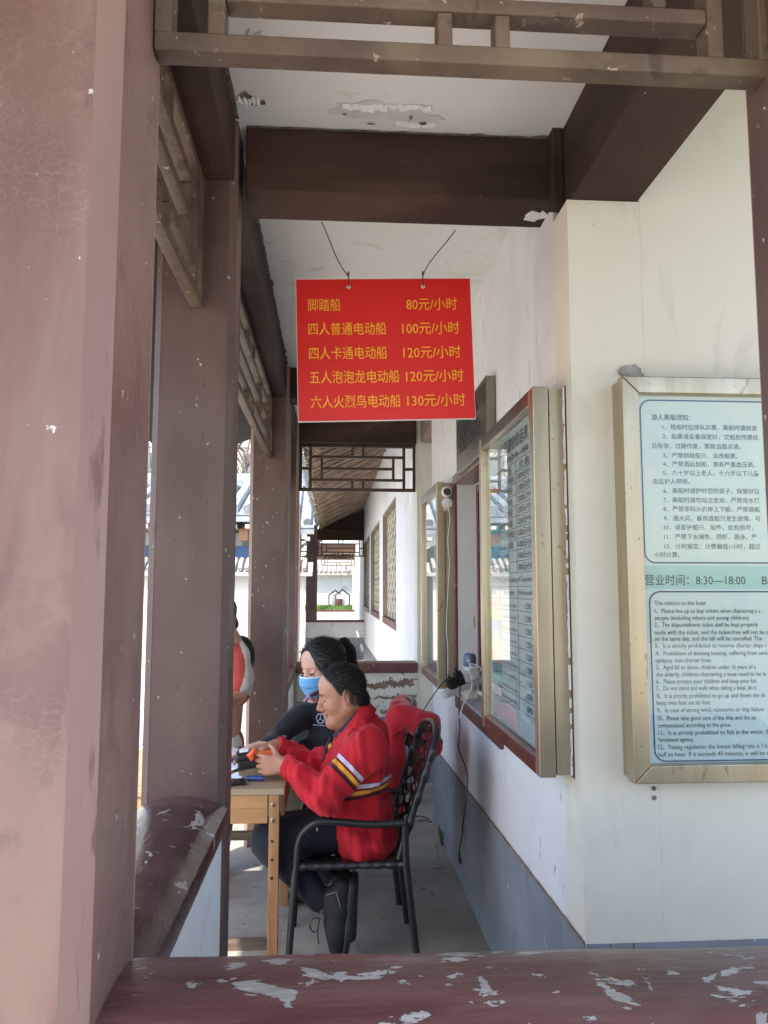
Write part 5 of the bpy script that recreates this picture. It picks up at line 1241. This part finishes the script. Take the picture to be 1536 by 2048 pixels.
hand(B, wrL, (-.9, -.4, -.1), (0, 0, -1), (-.4, .9, 0), WS * .85, [(.2, .3, .2)] * 4, [(.7, .5, .3), (.8, .2, .3)])
kR, kL = Vector((-0.317, 4.35, 0.528)), Vector((-0.294, 4.62, 0.474)); fR, fL = Vector((-0.03, 4.4, 0.091)), Vector((-0.003, 4.66, 0.037))
for a, b, c in ((wb + Vector((0, -.1, 0)), kR, fR), (wb + Vector((0, .1, 0)), kL, fL)): B.cone(a, b, .08, .06, .03).cone(b, c, .055, .035, .02)
V, Fc = B.mesh(.0056)
col = colours(V, (.60, .36, .27), face_marks(F, rb=.0026) + [(F(.06, -.04, .08), F(.06, .04, .08), .035 * WS, (.66, .43, .34), .05)])  # forehead brightened in the colour for skylight from the left
np_obj('body', V, Fc, skin_m, wm, color=col)
for y in (-1, 1):
    obj('eyelashes', MB().tube([F(.092, y * .020, .0), F(.0945, y * .030, -.0045), F(.088, y * .044, -.0015)], .0022 * WS, 5), black_plastic, wm)
# hair
B = Body(); B.ell(F(-.008, 0, .042), [v * WS for v in (.104, .088, .096)], F.R, 0)
B.cone(F(-.06, 0, -.01), F(-.07, 0, .05), .052 * WS, .05 * WS, .03)
for y in (-1, 1):
    B.cone(F(.064, y * .040, .092), F(.050, y * .072, .050), .008 * WS, .012 * WS, .02).cone(F(.052, y * .070, .050), F(.040, y * .079, -.02), .015 * WS, .010 * WS, .015).cone(F(.040, y * .079, -.02), F(.044, y * .073, -.095), .009 * WS, .004 * WS, .006)
B.ell(F(.122, 0, .020), [v * WS for v in (.074, .064, .096)], F.R, .010, -1)
B.ell(F(.06, 0, -.09), [v * WS for v in (.075, .066, .085)], F.R, .008, -1)
V, Fc = B.mesh(.006, lambda P: wr(P, .0035, (51, 4), 55.)); np_obj('hair', V, Fc, hair_m, wm, relax=2)
strands('hair_strands', V, F, 1500, 4, wm, lambda p: (-1, 0, .25) if p[0] < .03 else (-.7, np.sign(p[1]) * .8, -.5), .045, .0013)
B = Body(); tail = [(0.034, 4.56, 1.357), (0.067, 4.6, 1.377), (0.094, 4.62, 1.326), (0.103, 4.62, 1.224), (0.101, 4.6, 1.082), (0.077, 4.58, 0.971)]
rr_ = [.030, .036, .048, .052, .045, .02]
for i in range(5): B.cone(tail[i], tail[i + 1], rr_[i], rr_[i + 1], .02)
V, Fc = B.mesh(.006, lambda P: wr(P, .005, (61, 4), 50.)); np_obj('ponytail', V, Fc, hair_m, wm, relax=1)
obj('hair_tie', MB().tube([Vector(tail[0]) + Vector((-.008, 0, -.004)), Vector(tail[0]) + Vector((.012, .01, .006))], .034, 14), black_plastic, wm)
obj('hair_strands', MB().tube(arm_pts([Vector((0.087, 4.6, 1.386)), Vector((0.117, 4.6, 1.342)), Vector((0.123, 4.6, 1.27))]), .0012, 4), hair_m, wm)
# mask
def mask_pt(u, v):
    ph = u * 1.28
    xf = np.interp(v, [0, .12, .35, .6, .85, 1], [.112, .122, .126, .116, .104, .086]); zz = -.010 - .100 * v - .004 * (abs(u) ** 2) * (1 if v < .5 else -3)
    w = .070 * (1 - .12 * v)
    x = .028 + (xf - .028) * math.cos(ph) ** .85; pl_ = .0022 * ((v * 4) % 1 - .5) * (1 if .1 < v < .9 else 0)
    return F(x + pl_, w * math.sin(ph) * 1.03, zz)
nu, nv = 22, 24; vs = [mask_pt(-1 + 2 * i / nu, j / nv) for j in range(nv + 1) for i in range(nu + 1)]
fs = [(j * (nu + 1) + i, j * (nu + 1) + i + 1, (j + 1) * (nu + 1) + i + 1, (j + 1) * (nu + 1) + i) for j in range(nv) for i in range(nu)]
mb = MB(); mb.add(vs, fs); mo = obj('face_mask', mb, cloth('mask_blue', (.10, .36, .70), (.16, .45, .78), rough=.8, sheen=.2, bump=.2), wm, smooth=True, recalc=False)
sm = mo.modifiers.new('th', 'SOLIDIFY'); sm.thickness = .003
obj('mask_edge', MB().tube([Vector(mask_pt(-1 + 2 * i / nu, .03)) + F.R @ Vector((.002, 0, 0)) for i in range(nu + 1)], .0055, 6), cloth('mask_white', (.55, .62, .70)), wm, smooth=True)
for y in (-1, 1):
    obj('ear_loop', MB().tube(arm_pts([Vector(mask_pt(y, .06)), F(.02, y * .082, .006), F(-.012, y * .086, .018), F(-.024, y * .082, -.01), F(.0, y * .080, -.04), Vector(mask_pt(y, .9))], 4), .0018, 5), white_plastic, wm)
# sweater
B = Body(); B.ell(wc, (.14, .17, .15), Rt, 0).ell(wb, (.15, .19, .15), Rt, .06).ell(wu + Vector((0, 0, -.03)), (.12, .15, .085), Rt, .05)
B.cone(wu, wu + Vector((-.005, 0, .045)), .085, .070, .03)
for a, b, c in ((shR, elR, wrR), (shL, elL, wrL)): B.cone(wu.lerp(a, .5), a, .070, .064, .03).cone(a, b, .066, .056, .02).cone(b, c + (b - c).normalized() * .015, .058, .042, .02)
V, Fc = B.mesh(.0075, lambda P: wr(P, .022, (71, 4), 30.)); np_obj('sweater', V, Fc, cloth('black_knit', (.0045, .006, .012), (.010, .012, .020), sheen=.1), wm, relax=2)
khaki = cloth('khaki_trousers', (.14, .135, .10), (.20, .19, .15))
B = Body()
for a, b, c in ((wb + Vector((0, -.1, 0)), kR, fR), (wb + Vector((0, .1, 0)), kL, fL)): B.cone(a, b, .105, .088, .03).cone(b, c, .082, .062, .02)
V, Fc = B.mesh(.009, lambda P: wr(P, .012, (81, 4), 24.)); np_obj('trousers', V, Fc, khaki, wm, relax=2)
for f_ in (fR, fL):
    B = Body(); B.cone(f_ + Vector((0, 0, -.02)), f_ + Vector((-.02, 0, -.05)), .055, .045, 0).cone(f_ + Vector((-.02, 0, -.05)), (f_.x - .16, f_.y, .04), .045, .038, .02)
    V, Fc = B.mesh(.008); np_obj('shoe', V, Fc, shoe_c, wm)
# scarf knot at the collar and a small round emblem on the chest
sk = Vector((-0.121, 4.3, 1.119)); scf = M('scarf_print', (.30, .34, .62), (.30, .05, .12), 55, rough=.8, bump=.1)
for a, b, r0, r1 in (((.0, 0, .0), (-.03, -.01, -.028), .012, .020), ((0, 0, 0), (.03, 0, .012), .012, .022), ((.03, 0, .012), (.07, .05, .02), .02, .016), ((0, 0, 0), (.03, -.01, -.03), .010, .016)):
    obj('scarf', MB().tube([sk + Vector(a), (sk + Vector(a)).lerp(sk + Vector(b), .5), sk + Vector(b)], [r0, (r0 + r1) / 2 * 1.1, r1 * .6], 8, flat=.6), scf if b[0] < 0.02 or b[2] < 0 else cloth('maroon_scarf', (.09, .012, .03)), wm, smooth=True)
lg = Vector((-0.061, 4.325, 0.994)); em = MB(); ex, ez = Vector((.86, -.50, 0)).normalized(), Vector((0, 0, 1)); en = Vector((-.5, -.86, 0)) * .0
em.tube([lg + ex * .026 * math.cos(t_ * .3142) + ez * .026 * math.sin(t_ * .3142) for t_ in range(21)], .0022, 5)
for a_ in (1.5708, 3.9, 5.5): em.tube([lg, lg + ex * .024 * math.cos(a_) + ez * .024 * math.sin(a_)], .002, 4)
for k in range(9): em.tube([lg + ex * (-.045 + .011 * k) + ez * -.036, lg + ex * (-.039 + .011 * k) + ez * (-.036 if k % 2 else -.040)], .0022, 4)
obj('chest_emblem', em, M('pale_blue_print', (.45, .52, .68), rough=.7, bump=0), wm)

# ------------------------------------------------------------------ person at the left end of the table, mostly behind a column
pr3 = thing('person', (-.68, 4.80, -.06), 'standing person in a red and white short sleeved top, partly hidden behind the second column', 'person')
F = Frame((-0.683, 4.75, 1.514), (-.35, -.94, -.15), sc=1.2)
nk = Vector((-0.642, 4.78, 1.377)); ch = Vector((-0.653, 4.8, 1.151)); pv = Vector((-0.692, 4.8, 0.767))
s1, e1_, w1 = Vector((-0.575, 4.78, 1.296)), Vector((-0.549, 4.7, 1.068)), Vector((-0.618, 4.52, 1.066))
s2, e2_, w2 = Vector((-0.755, 4.8, 1.295)), Vector((-0.778, 4.8, 1.033)), Vector((-0.673, 4.6, 1.004))
B = Body(); add_head(B, F); B.cone(F(-.02, 0, -.05), nk, .06, .068, .03); B.cone(nk, ch, .09, .13, .05).cone(ch, pv, .13, .14, .05)
for a, b, c in ((s1, e1_, w1), (s2, e2_, w2)): B.cone(nk.lerp(a, .5), a, .06, .055, .04).cone(a, b, .052, .044, .02).cone(b, c, .042, .028, .02); hand(B, c, (c - b), (0, 0, -1), (0, 1, 0), 1.05, [(.2, .3, .2)] * 4, [(.7, .5, .3), (.8, .2, .3)])
for x in (-.13, .04):
    kk, aa = Vector((pv.x + x, 4.80, .42)), Vector((pv.x + x - .03, 4.84, .03)); B.cone(pv + Vector((x, 0, 0)), kk, .10, .065, .03).cone(kk, aa, .06, .04, .02).cone(aa, aa + Vector((0, -.14, -.02)), .04, .03, .02)
V, Fc = B.mesh(.008); np_obj('body', V, Fc, skin_m, pr3, color=colours(V, (.52, .28, .19), []))
B = Body(); B.ell(F(-.008, 0, .045), [v * 1.2 for v in (.102, .084, .092)], F.R, 0); B.cone(F(-.06, -.03, -.03), F(-.06, .03, -.03), .05, .05, .03); B.ell(F(.11, 0, -.02), (.09, .09, .11), F.R, .01, -1)
V, Fc = B.mesh(.008, lambda P: wr(P, .005, (91, 4), 50.)); np_obj('hair', V, Fc, M('brown_hair', (.05, .022, .016), (.09, .04, .03), 30, rough=.5, bump=.3), pr3)
B = Body(); B.ell(ch, (.185, .14, .20), Rt, 0).ell(pv, (.165, .14, .16), Rt, .06); B.cone(nk, nk + Vector((0, 0, .02)), .085, .07, .03)
for a, b in ((s1, e1_), (s2, e2_)): B.cone(nk.lerp(a, .5), a, .08, .080, .03).cone(a, a.lerp(b, .70), .080, .082, .02)
V, Fc = B.mesh(.008, lambda P: wr(P, .010, (95, 4), 26.))
c = np.tile(np.array((.36, .045, .04)), (len(V), 1)); d1 = np.minimum(Body.dist(('c', np.array(nk.lerp(s1, .2)), np.array(s1), .08, .085), V), Body.dist(('c', np.array(s1), np.array(e1_), .085, .09), V))
d2 = np.minimum(Body.dist(('c', np.array(nk.lerp(s2, .2)), np.array(s2), .08, .085), V), Body.dist(('c', np.array(s2), np.array(e2_), .085, .09), V)); dd = np.minimum(d1, d2) - np.minimum(Body.dist(('e', np.array(ch), np.array((.185, .14, .2)), np.identity(3)), V), 9)
c[dd < .012] = (.66, .62, .58); c[V[:, 0] + .05 * np.sin(9 * V[:, 2]) < -.565] = (.42, .06, .05); tE = ((V - np.array(s1)) @ np.array((e1_ - s1).normalized())); c[(tE > (e1_ - s1).length * .70 + .062) & (d1 < .05)] = (.36, .05, .045)
np_obj('tee_shirt', V, Fc, tint_mat('tee_cloth', .85, 0, .2, .2), pr3, color=c)
B = Body()
for x in (-.13, .04):
    kk, aa = Vector((pv.x + x, 4.80, .42)), Vector((pv.x + x - .03, 4.84, .07)); B.cone(pv + Vector((x, 0, 0)), kk, .11, .085, .03).cone(kk, aa, .082, .07, .02)
V, Fc = B.mesh(.010, lambda P: wr(P, .010, (97, 4), 24.)); np_obj('trousers', V, Fc, cloth('maroon_trousers', (.17, .022, .025)), pr3)
for x in (-.16, .01):
    B = Body(); B.cone((pv.x + x, 4.86, .035), (pv.x + x, 4.66, .02), .050, .042, 0)
    V, Fc = B.mesh(.008); np_obj('shoe', V, Fc, shoe_c, pr3)
obj('bracelet', MB().tube([e1_.lerp(w1, .45) + Vector((.01 * math.cos(t_), .042 * math.cos(t_), .042 * math.sin(t_))) for t_ in [k * .3142 for k in range(21)]], .0035, 5), black_plastic, pr3)
B = Body(); bc = Vector((-0.597, 5.02, 1.257)); B.ell(bc, (.11, .10, .15), Rt, 0); B.cone(bc + Vector((0, 0, .05)), bc + Vector((-.02, -.16, .13)), .05, .035, .05); B.cone(bc + Vector((-.08, 0, .05)), bc + Vector((-.10, -.12, .13)), .05, .035, .05)
V, Fc = B.mesh(.010, lambda P: wr(P, .010, (98, 4), 24.)); bk = np_obj('backpack', V, Fc, cloth('black_pack', (.012, .012, .014)), None, 'black backpack slung behind the shoulder of the standing person', cat='backpack', relax=1)

# ------------------------------------------------------------------ red jacket thrown over the second chair
B = Body()
A_ = Vector((0.355, 4.4, 1.002)); 
B.cone((.43, 4.40, 1.00), (.44, 4.88, 1.00), .045, .045, 0)
B.ell((.365, 4.64, .74), (.045, .27, .30), Rt, .05).ell((.35, 4.56, .46), (.035, .22, .20), Rt, .04)
B.ell((.50, 4.62, .80), (.050, .27, .22), Euler((0, -.2, 0)).to_matrix(), .05)
B.cone((0.371, 4.36, 0.997), (0.522, 4.34, 0.944), .050, .075, .05).cone((0.522, 4.34, 0.936), (0.564, 4.32, 0.84), .070, .045, .05)
B.cone((0.353, 4.38, 0.972), (0.318, 4.36, 0.759), .05, .075, .06).cone((0.318, 4.36, 0.759), (0.364, 4.36, 0.385), .07, .045, .05)
V, Fc = B.mesh(.009, lambda P: wr(P, .020, (101, 5), 20.))
jk = np_obj('hooded_jacket', V, Fc, cloth('red_fleece', (.50, .008, .022), (.60, .014, .034), sheen=.3), None, 'bright red hooded jacket draped over the back of the second woven chair', cat='jacket', relax=2)
B = Body(); B.cone((0.546, 4.31, 0.82), (0.59, 4.31, 0.868), .024, .020, 0).cone((0.556, 4.31, 0.794), (0.596, 4.31, 0.855), .018, .016, .01)
V, Fc = B.mesh(.006); o = np_obj('black_lining', V, Fc, black_plastic, jk)

# ================================================================== the far gallery
g = thing('gallery_wall', (.9, 15, 0), 'long white gallery wall with three lattice windows beyond the far parapet', 'wall')
wins = [(9.62, 12.10), (13.02, 15.90), (16.55, 19.45)]; wz0, wz1 = 1.275, 2.86
GX = .79; mb = MB(); y = 7.185
for (a, b) in wins:
    mb.box(GX, GX + .12, y, a, -.1, 3.78); mb.box(GX, GX + .12, a, b, -.1, wz0); mb.box(GX, GX + .12, a, b, wz1, 3.78); y = b
mb.box(GX, GX + .12, y, 21.5, -.1, 3.80)
obj('wall_face', mb, plaster, g)
obj('wall_face', MB().box(GX - .01, GX + .12, 21.52, 30, -.1, 3.4), cream, g)
obj('painted_skirting', MB().prism([(GX - .004, 7.19, -.05), (GX - .004, 7.19, .52), (GX - .004, 14.4, .45), (GX - .004, 21.4, .36), (GX - .004, 21.4, -.05)], (0, 0, 0), (.0035, 0, 0)), dado_m, g)
for k, (a, b) in enumerate(wins):
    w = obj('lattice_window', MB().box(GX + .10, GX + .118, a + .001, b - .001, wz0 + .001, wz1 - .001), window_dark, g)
    obj('reveal', MB().box(GX - .004, GX + .099, b - .03, b + .02, wz0, wz1).box(GX - .004, GX + .099, a - .02, a + .03, wz0, wz1).box(GX - .004, GX + .099, a + .031, b - .031, wz1 - .035, wz1 + .005), reveal_m, w)
    obj('sill', MB().box(GX - .008, GX + .099, a - .03, b + .03, wz0 - .09, wz0 + .002), trim_paint, w)
    n = 10
    for i in range(n):
        yy = a + .12 + (b - a - .24) * i / (n - 1); ph = math.pi * (i % 2); A_ = (b - a) / n * .30
        pts = [(GX + .078, yy + A_ * math.sin(q * 7.0 * math.pi / 24 * 2 + ph), wz0 + .004 + (wz1 - .04 - wz0) * q / 24) for q in range(25)]
        obj('wavy_bar', MB().tube(pts, .016, 4), screen_m, w)
t = thing('parapet', (.05, 19.4, 0), 'low white parapet with a grey base at the far end of the gallery', 'wall')
obj('coping', MB().box(-.66, .788, 19.3, 19.6, .88, .93), trim_paint, t)
obj('low_wall', MB().box(-.66, .788, 19.32, 19.58, -.1, .879), plaster, t)
obj('painted_skirting', MB().box(-.66, .788, 19.312, 19.319, -.1, .50), dado_m, t)
t = thing('parapet', (.1, 27, 0), 'last cream parapet in front of the raised planting bed', 'wall')
obj('coping', MB().box(-.7, .77, 27.0, 27.3, .92, .98), trim_paint, t)
obj('low_wall', MB().box(-.7, .77, 27.02, 27.28, -.1, .919), cream, t)
column('timber_column', -.66, -.385, 19.35, 19.63, 0, 3.3, column_paint, 'distant maroon column on the left side of the gallery, before the last opening')
column('timber_column', -.545, -.46, 11.0, 11.08, 0, 2.9, edge_paint, 'thin brown post just right of the slim column, seen behind the lattice', .01)
beam(-.66, .788, 19.38, 19.6, 2.93, 3.20, 'distant maroon cross beam at the end of the gallery')
obj('gable_board', MB().prism([(-.36, 19.4, 3.201), (.785, 19.4, 3.201), (.785, 19.4, 3.70), (-.36, 19.4, 3.24)], (0, 0, 0), (0, .15, 0)), beam_paint, None, 'dark triangular board under the gallery roof above the distant beam', 'board')
obj('timber_beam', MB().box(-.7, .77, 27.0, 27.2, 2.72, 3.3), beam_paint, None, 'last dark beam at the very end of the gallery', 'beam')
lattice((-.385, 19.42, 2.95), X_, Y_, 1.17, .44, .030, .04, 'small brown lattice at the end of the gallery, under the distant maroon beam')
lattice((-.40, 26.98, 2.95), X_, Y_, 1.17, .44, .034, .04, 'tiny lattice seen through the lower part of the one before it')
obj('lattice_fragment', MB().box(-.95, -.66, 19.4, 19.46, 2.5, 2.53).box(-.95, -.66, 19.4, 19.46, 2.62, 2.65).box(-.95, -.66, 19.4, 19.46, 2.9, 2.95).box(-.95, -.92, 19.4, 19.46, 2.5, 2.95), far_lattice_paint, None, 'fragment of brown lattice left of the distant maroon column', 'lattice')
rf = thing('gallery_roof', (.2, 13.5, 3.2), 'sloping gallery roof underside of close set brown rafters with a straw edge', 'roof')
def rp_(u, y, d=0.): return Vector((-.285 + u * 1.075, y, 3.225 + u * .53 + d))
obj('roof_boards', MB().add([rp_(-.05, 7.2, .05), rp_(1.0, 7.2, .05), rp_(1.0, 21.5, .05), rp_(-.05, 21.5, .05), rp_(-.05, 7.2, .09), rp_(1.0, 7.2, .09), rp_(1.0, 21.5, .09), rp_(-.05, 21.5, .09)], [(0, 1, 2, 3), (7, 6, 5, 4), (0, 4, 5, 1), (1, 5, 6, 2), (2, 6, 7, 3), (3, 7, 4, 0)]), roof_dark, rf)
rr = random.Random(12); y = 7.25
while y < 21.4:
    r0 = rr.uniform(.014, .022)
    obj('rafter', MB().tube([rp_(rr.uniform(-.05, .03), y + rr.uniform(-.02, .02), rr.uniform(.0, .02)), rp_(.5, y + .03 + rr.uniform(-.02, .02), rr.uniform(-.0, .025)), rp_(.995, y + rr.uniform(-.02, .06), .02)], r0, 5), rafter_m, rf)
    y += rr.uniform(.13, .22) if y < 15 else rr.uniform(.14, .22)
st = MB()
for k in range(900):
    y = 7.3 + 12.6 * rr.random() ** .8; p = rp_(rr.uniform(-.06, .10), y, rr.uniform(-.02, .05)); d = Vector((rr.uniform(-1, 1.2), rr.uniform(-1, 1), rr.uniform(-1.2, .6))).normalized() * rr.uniform(.03, .13); s = Vector((rr.uniform(-1, 1), rr.uniform(-1, 1), rr.uniform(-1, 1))).normalized() * .004
    st.add([p - s, p + s, p + d + s * .4, p + d - s * .4], [(0, 1, 2, 3)])
obj('straw_edge', st, thatch_m, rf, kind='stuff', recalc=False)
ed = MB(); y = 7.2
while y < 19.6: ed.lathe(rp_(-.09, y, .12), [(.03, -.01), (.055, 0), (.05, .03)], 7, (-.6, 0, .4)); y += .20
obj('eave_tile_end', ed, tile_m, rf, kind='stuff')

# ================================================================== courtyard
def tile_cap(name, x0, x1, y0, y1, zt, zb, step, r_, mat, parent=None, ridge=True, maxn=260):
    """tube tiles lying down a slope that faces the viewer: from (y1,zt) down to (y0,zb)"""
    n = int((x1 - x0) / step); me = bpy.data.meshes.new('roof_tile'); L_ = math.hypot(y1 - y0, zt - zb); tb_ = MB()
    tb_.tube([(0, 0, 0), (0, L_, 0)], r_, 8); me.from_pydata(tb_.v, [], tb_.f); fix_normals(me); me.materials.append(mat); sl = math.atan2(zt - zb, y1 - y0)
    for i in range(min(n, maxn)):
        o = bpy.data.objects.new('roof_tile', me); COL.objects.link(o); o.parent = parent; o.location = Vector((x0 + step * (i + .5), y0, zb)) - wloc(parent); o.rotation_euler = (sl, 0, 0)
    obj('tile_bed', MB().prism([(x0, y0 + .03, zb - .05), (x0, y1, zt - .05), (x0, y1, zt - .12), (x0, y0 + .03, zb - .12)], (x0, 0, 0), (x1, 0, 0)), mat, parent)
yw_ = thing('courtyard_wall', (-3.2, 14, 0), 'white courtyard wall capped with pale tube tiles, behind the standing person', 'wall')
obj('wall_face', MB().box(-7, -.50, 14.1, 14.3, -.1, 1.98), yard_white, yw_)
obj('soffit', MB().box(-7, -.38, 14.0, 14.3, 1.98, 2.02), edge_paint, yw_)
tile_cap('cap', -7, -.36, 13.92, 14.25, 2.24, 2.05, .115, .042, tile_pale, yw_)
fw_ = thing('courtyard_wall', (0, 34, .8), 'distant white wall with a tile coping and a grey patch, seen through the last opening', 'wall')
obj('wall_face', MB().box(-5, 3, 34, 34.3, .0, 2.36), far_white, fw_)
obj('pilaster', MB().box(.42, .72, 33.95, 34.0, .0, 2.36), far_white, fw_)
obj('grey_patch', MB().prism([(p[0], 33.946, p[1]) for p in blob(.52, 1.55, .17, .33, 18, 7, .25)], (0, 0, 0), (0, .003, 0)), M('grey_render', (.30, .31, .31), (.42, .43, .42), 6, rough=.9), fw_)
tile_cap('cap', -5, 3, 33.5, 34.1, 2.78, 2.42, .20, .075, tile_pale, fw_)
bed = obj('planting_bed', MB().box(-5, 3, 31.2, 33.99, 0, .86), yard_white, None, 'raised planting bed below the distant white wall', 'planter')
gr = MB(); rr = random.Random(21)
for k in range(2600):
    x, y = rr.uniform(-1.4, 1.6), rr.uniform(31.3, 33.7); h = rr.uniform(.05, .26); a = rr.uniform(0, 6.28); s = Vector((math.cos(a), math.sin(a), 0)) * rr.uniform(.012, .03); q = Vector((x, y, .85)); t_ = q + Vector((rr.uniform(-.08, .08), rr.uniform(-.08, .08), h))
    gr.add([q - s, q + s, t_], [(0, 1, 2)])
obj('grass', gr, grass_m, None, 'fresh green grass in front of the distant white wall', kind='stuff', recalc=False)
hx_ = thing('garden_ornament', (.28, 32.4, .88), 'black and white six sided ornament standing in the green bed', 'ornament')
for k, (cx, s_) in enumerate(((.12, .34), (.42, .36))):
    pts = [Vector((cx + s_ * math.cos(R(60 * i + 30)) * .9, 32.3 - .1 * k, 1.25 + s_ * math.sin(R(60 * i + 30)) * 1.15)) for i in range(7)]
    obj('hexagon_frame', MB().tube(pts, .035, 5, cap=False), black_plastic, hx_)
    obj('white_panel', MB().prism([(cx - .16, 32.35 - .1 * k, 1.05), (cx + .10, 32.35 - .1 * k, 1.0), (cx + .14, 32.35 - .1 * k, 1.42), (cx - .1, 32.35 - .1 * k, 1.5)], (0, 0, 0), (0, .05, 0)), white_plastic, hx_)
obj('brown_block', MB().box(.12, .42, 32.1, 32.2, .95, 1.30), trim_paint, hx_)
# houses with grey tube tiles
def house(label, x0, x1, y0, ze, zr, dpt, step, r_, mat, wall, wz, wlab='house_wall'):
    h = thing('tiled_house', ((x0 + x1) / 2, y0 + dpt, 0), label, 'house')
    obj('house_wall', MB().box(x0 + .3, x1 - .6, y0 + .7, y0 + dpt, 0, wz), wall, h)
    tile_cap('roof', x0, x1, y0, y0 + dpt * .5, zr, ze, step, r_, mat, h)
    obj('ridge', MB().box(x0, x1, y0 + dpt * .5 - .12, y0 + dpt * .5 + .12, zr - .05, zr + .28), mat, h, bevel=.04)
    obj('eave_board', MB().box(x0, x1, y0 + .05, y0 + .12, ze - .26, ze - .12), tile_m, h)
    n = int((x1 - x0) / (step * 1.0))
    em_ = MB()
    for i in range(n): em_.box(x0 + step * (i + .3), x0 + step * (i + .7), y0 + .02, y0 + .5, ze - .40, ze - .32)
    obj('rafter_end', em_, cream_plastic, h)
    return h
h1 = house('grey tiled house behind the courtyard wall, between the second and slim columns', -7, -1.35, 16.0, 3.35, 4.15, 5, .30, .11, tile_m, yard_white, 2.9)
obj('painted_beam', MB().box(-6.6, -1.45, 16.62, 16.69, 2.36, 2.62), blue_wall, h1); 
obj('wooden_bracket', MB().box(-1.98, -1.78, 16.35, 16.6, 2.72, 2.98).box(-1.9, -1.7, 16.3, 16.6, 2.98, 3.02), orange_wood, h1, bevel=.02)
obj('eave_shadow_board', MB().box(-6.6, -1.4, 16.2, 16.69, 3.0, 3.06), roof_dark, h1)  # near-black board standing in for the shadow under the eave
h2 = house('blue grey tiled roof visible just left of the rafters', -3.4, -.42, 17.2, 3.18, 4.3, 4.4, .27, .10, tile_m, yard_white, 2.7)
# apartment block
ab = thing('apartment_block', (-8, 60, 0), 'pale apartment block rising behind the grey tiled house', 'building')
obj('tower_wall', MB().box(-22, -3.5, 60, 72, 0, 30), block_m, ab)
wme = bpy.data.meshes.new('window'); wmb = MB().box(-.7, .7, -.06, .0, -.8, .8); wme.from_pydata(wmb.v, [], wmb.f); wme.materials.append(pane_m)
for i in range(7):
    for j in range(10):
        o = bpy.data.objects.new('window', wme); COL.objects.link(o); o.parent = ab; o.location = (-12 + 2.6 * i + .6, -.005, 3 + 2.8 * j)
for j in range(11): obj('floor_band', MB().box(-22, -3.4, 59.9, 59.99, 1.5 + 2.8 * j, 1.75 + 2.8 * j), cream_plastic, ab)
def tree(x, y, h, seed, label):
    t = thing('bare_tree', (x, y, 0), label, 'tree'); rr = random.Random(seed)
    tk = [Vector((x, y, 0))]; 
    for k in range(6): tk.append(tk[-1] + Vector((rr.uniform(-.12, .12), rr.uniform(-.12, .12), h * .09)))
    obj('trunk', MB().tube(tk, [.16, .15, .14, .13, .12, .11, .10], 8), bark_m, t, smooth=True)
    mb = MB()
    def br(p, d, L_, r0, lv):
        n = 4; pts = [p]
        for k in range(n): d = (d + Vector((rr.uniform(-.25, .25), rr.uniform(-.25, .25), rr.uniform(-.1, .2)))).normalized(); pts.append(pts[-1] + d * L_ / n)
        mb.tube(pts, [r0 * (1 - .14 * k) for k in range(n + 1)], 5 if lv < 2 else 3, cap=False)
        if lv < 4:
            for k in range(3 if lv < 3 else 2): 
                q = pts[rr.randint(1, n)]; nd = (d + Vector((rr.uniform(-1, 1), rr.uniform(-1, 1), rr.uniform(-.3, .7)))).normalized(); br(q, nd, L_ * .68, r0 * .52, lv + 1)
    for k in range(7):
        a = rr.uniform(0, 6.28); br(tk[rr.randint(3, 6)], Vector((math.cos(a) * .8, math.sin(a) * .8, .8)).normalized(), h * .34, .07, 0)
    obj('crown', mb, bark_m, t, smooth=True)
tree(-2.6, 24, 7.5, 4, 'bare leafless tree in front of the apartment block')
tree(-1.2, 30, 9, 9, 'second bare tree, farther back above the blue grey roof')
tree(-6.5, 26, 8, 14, 'bare tree to the left behind the courtyard houses')
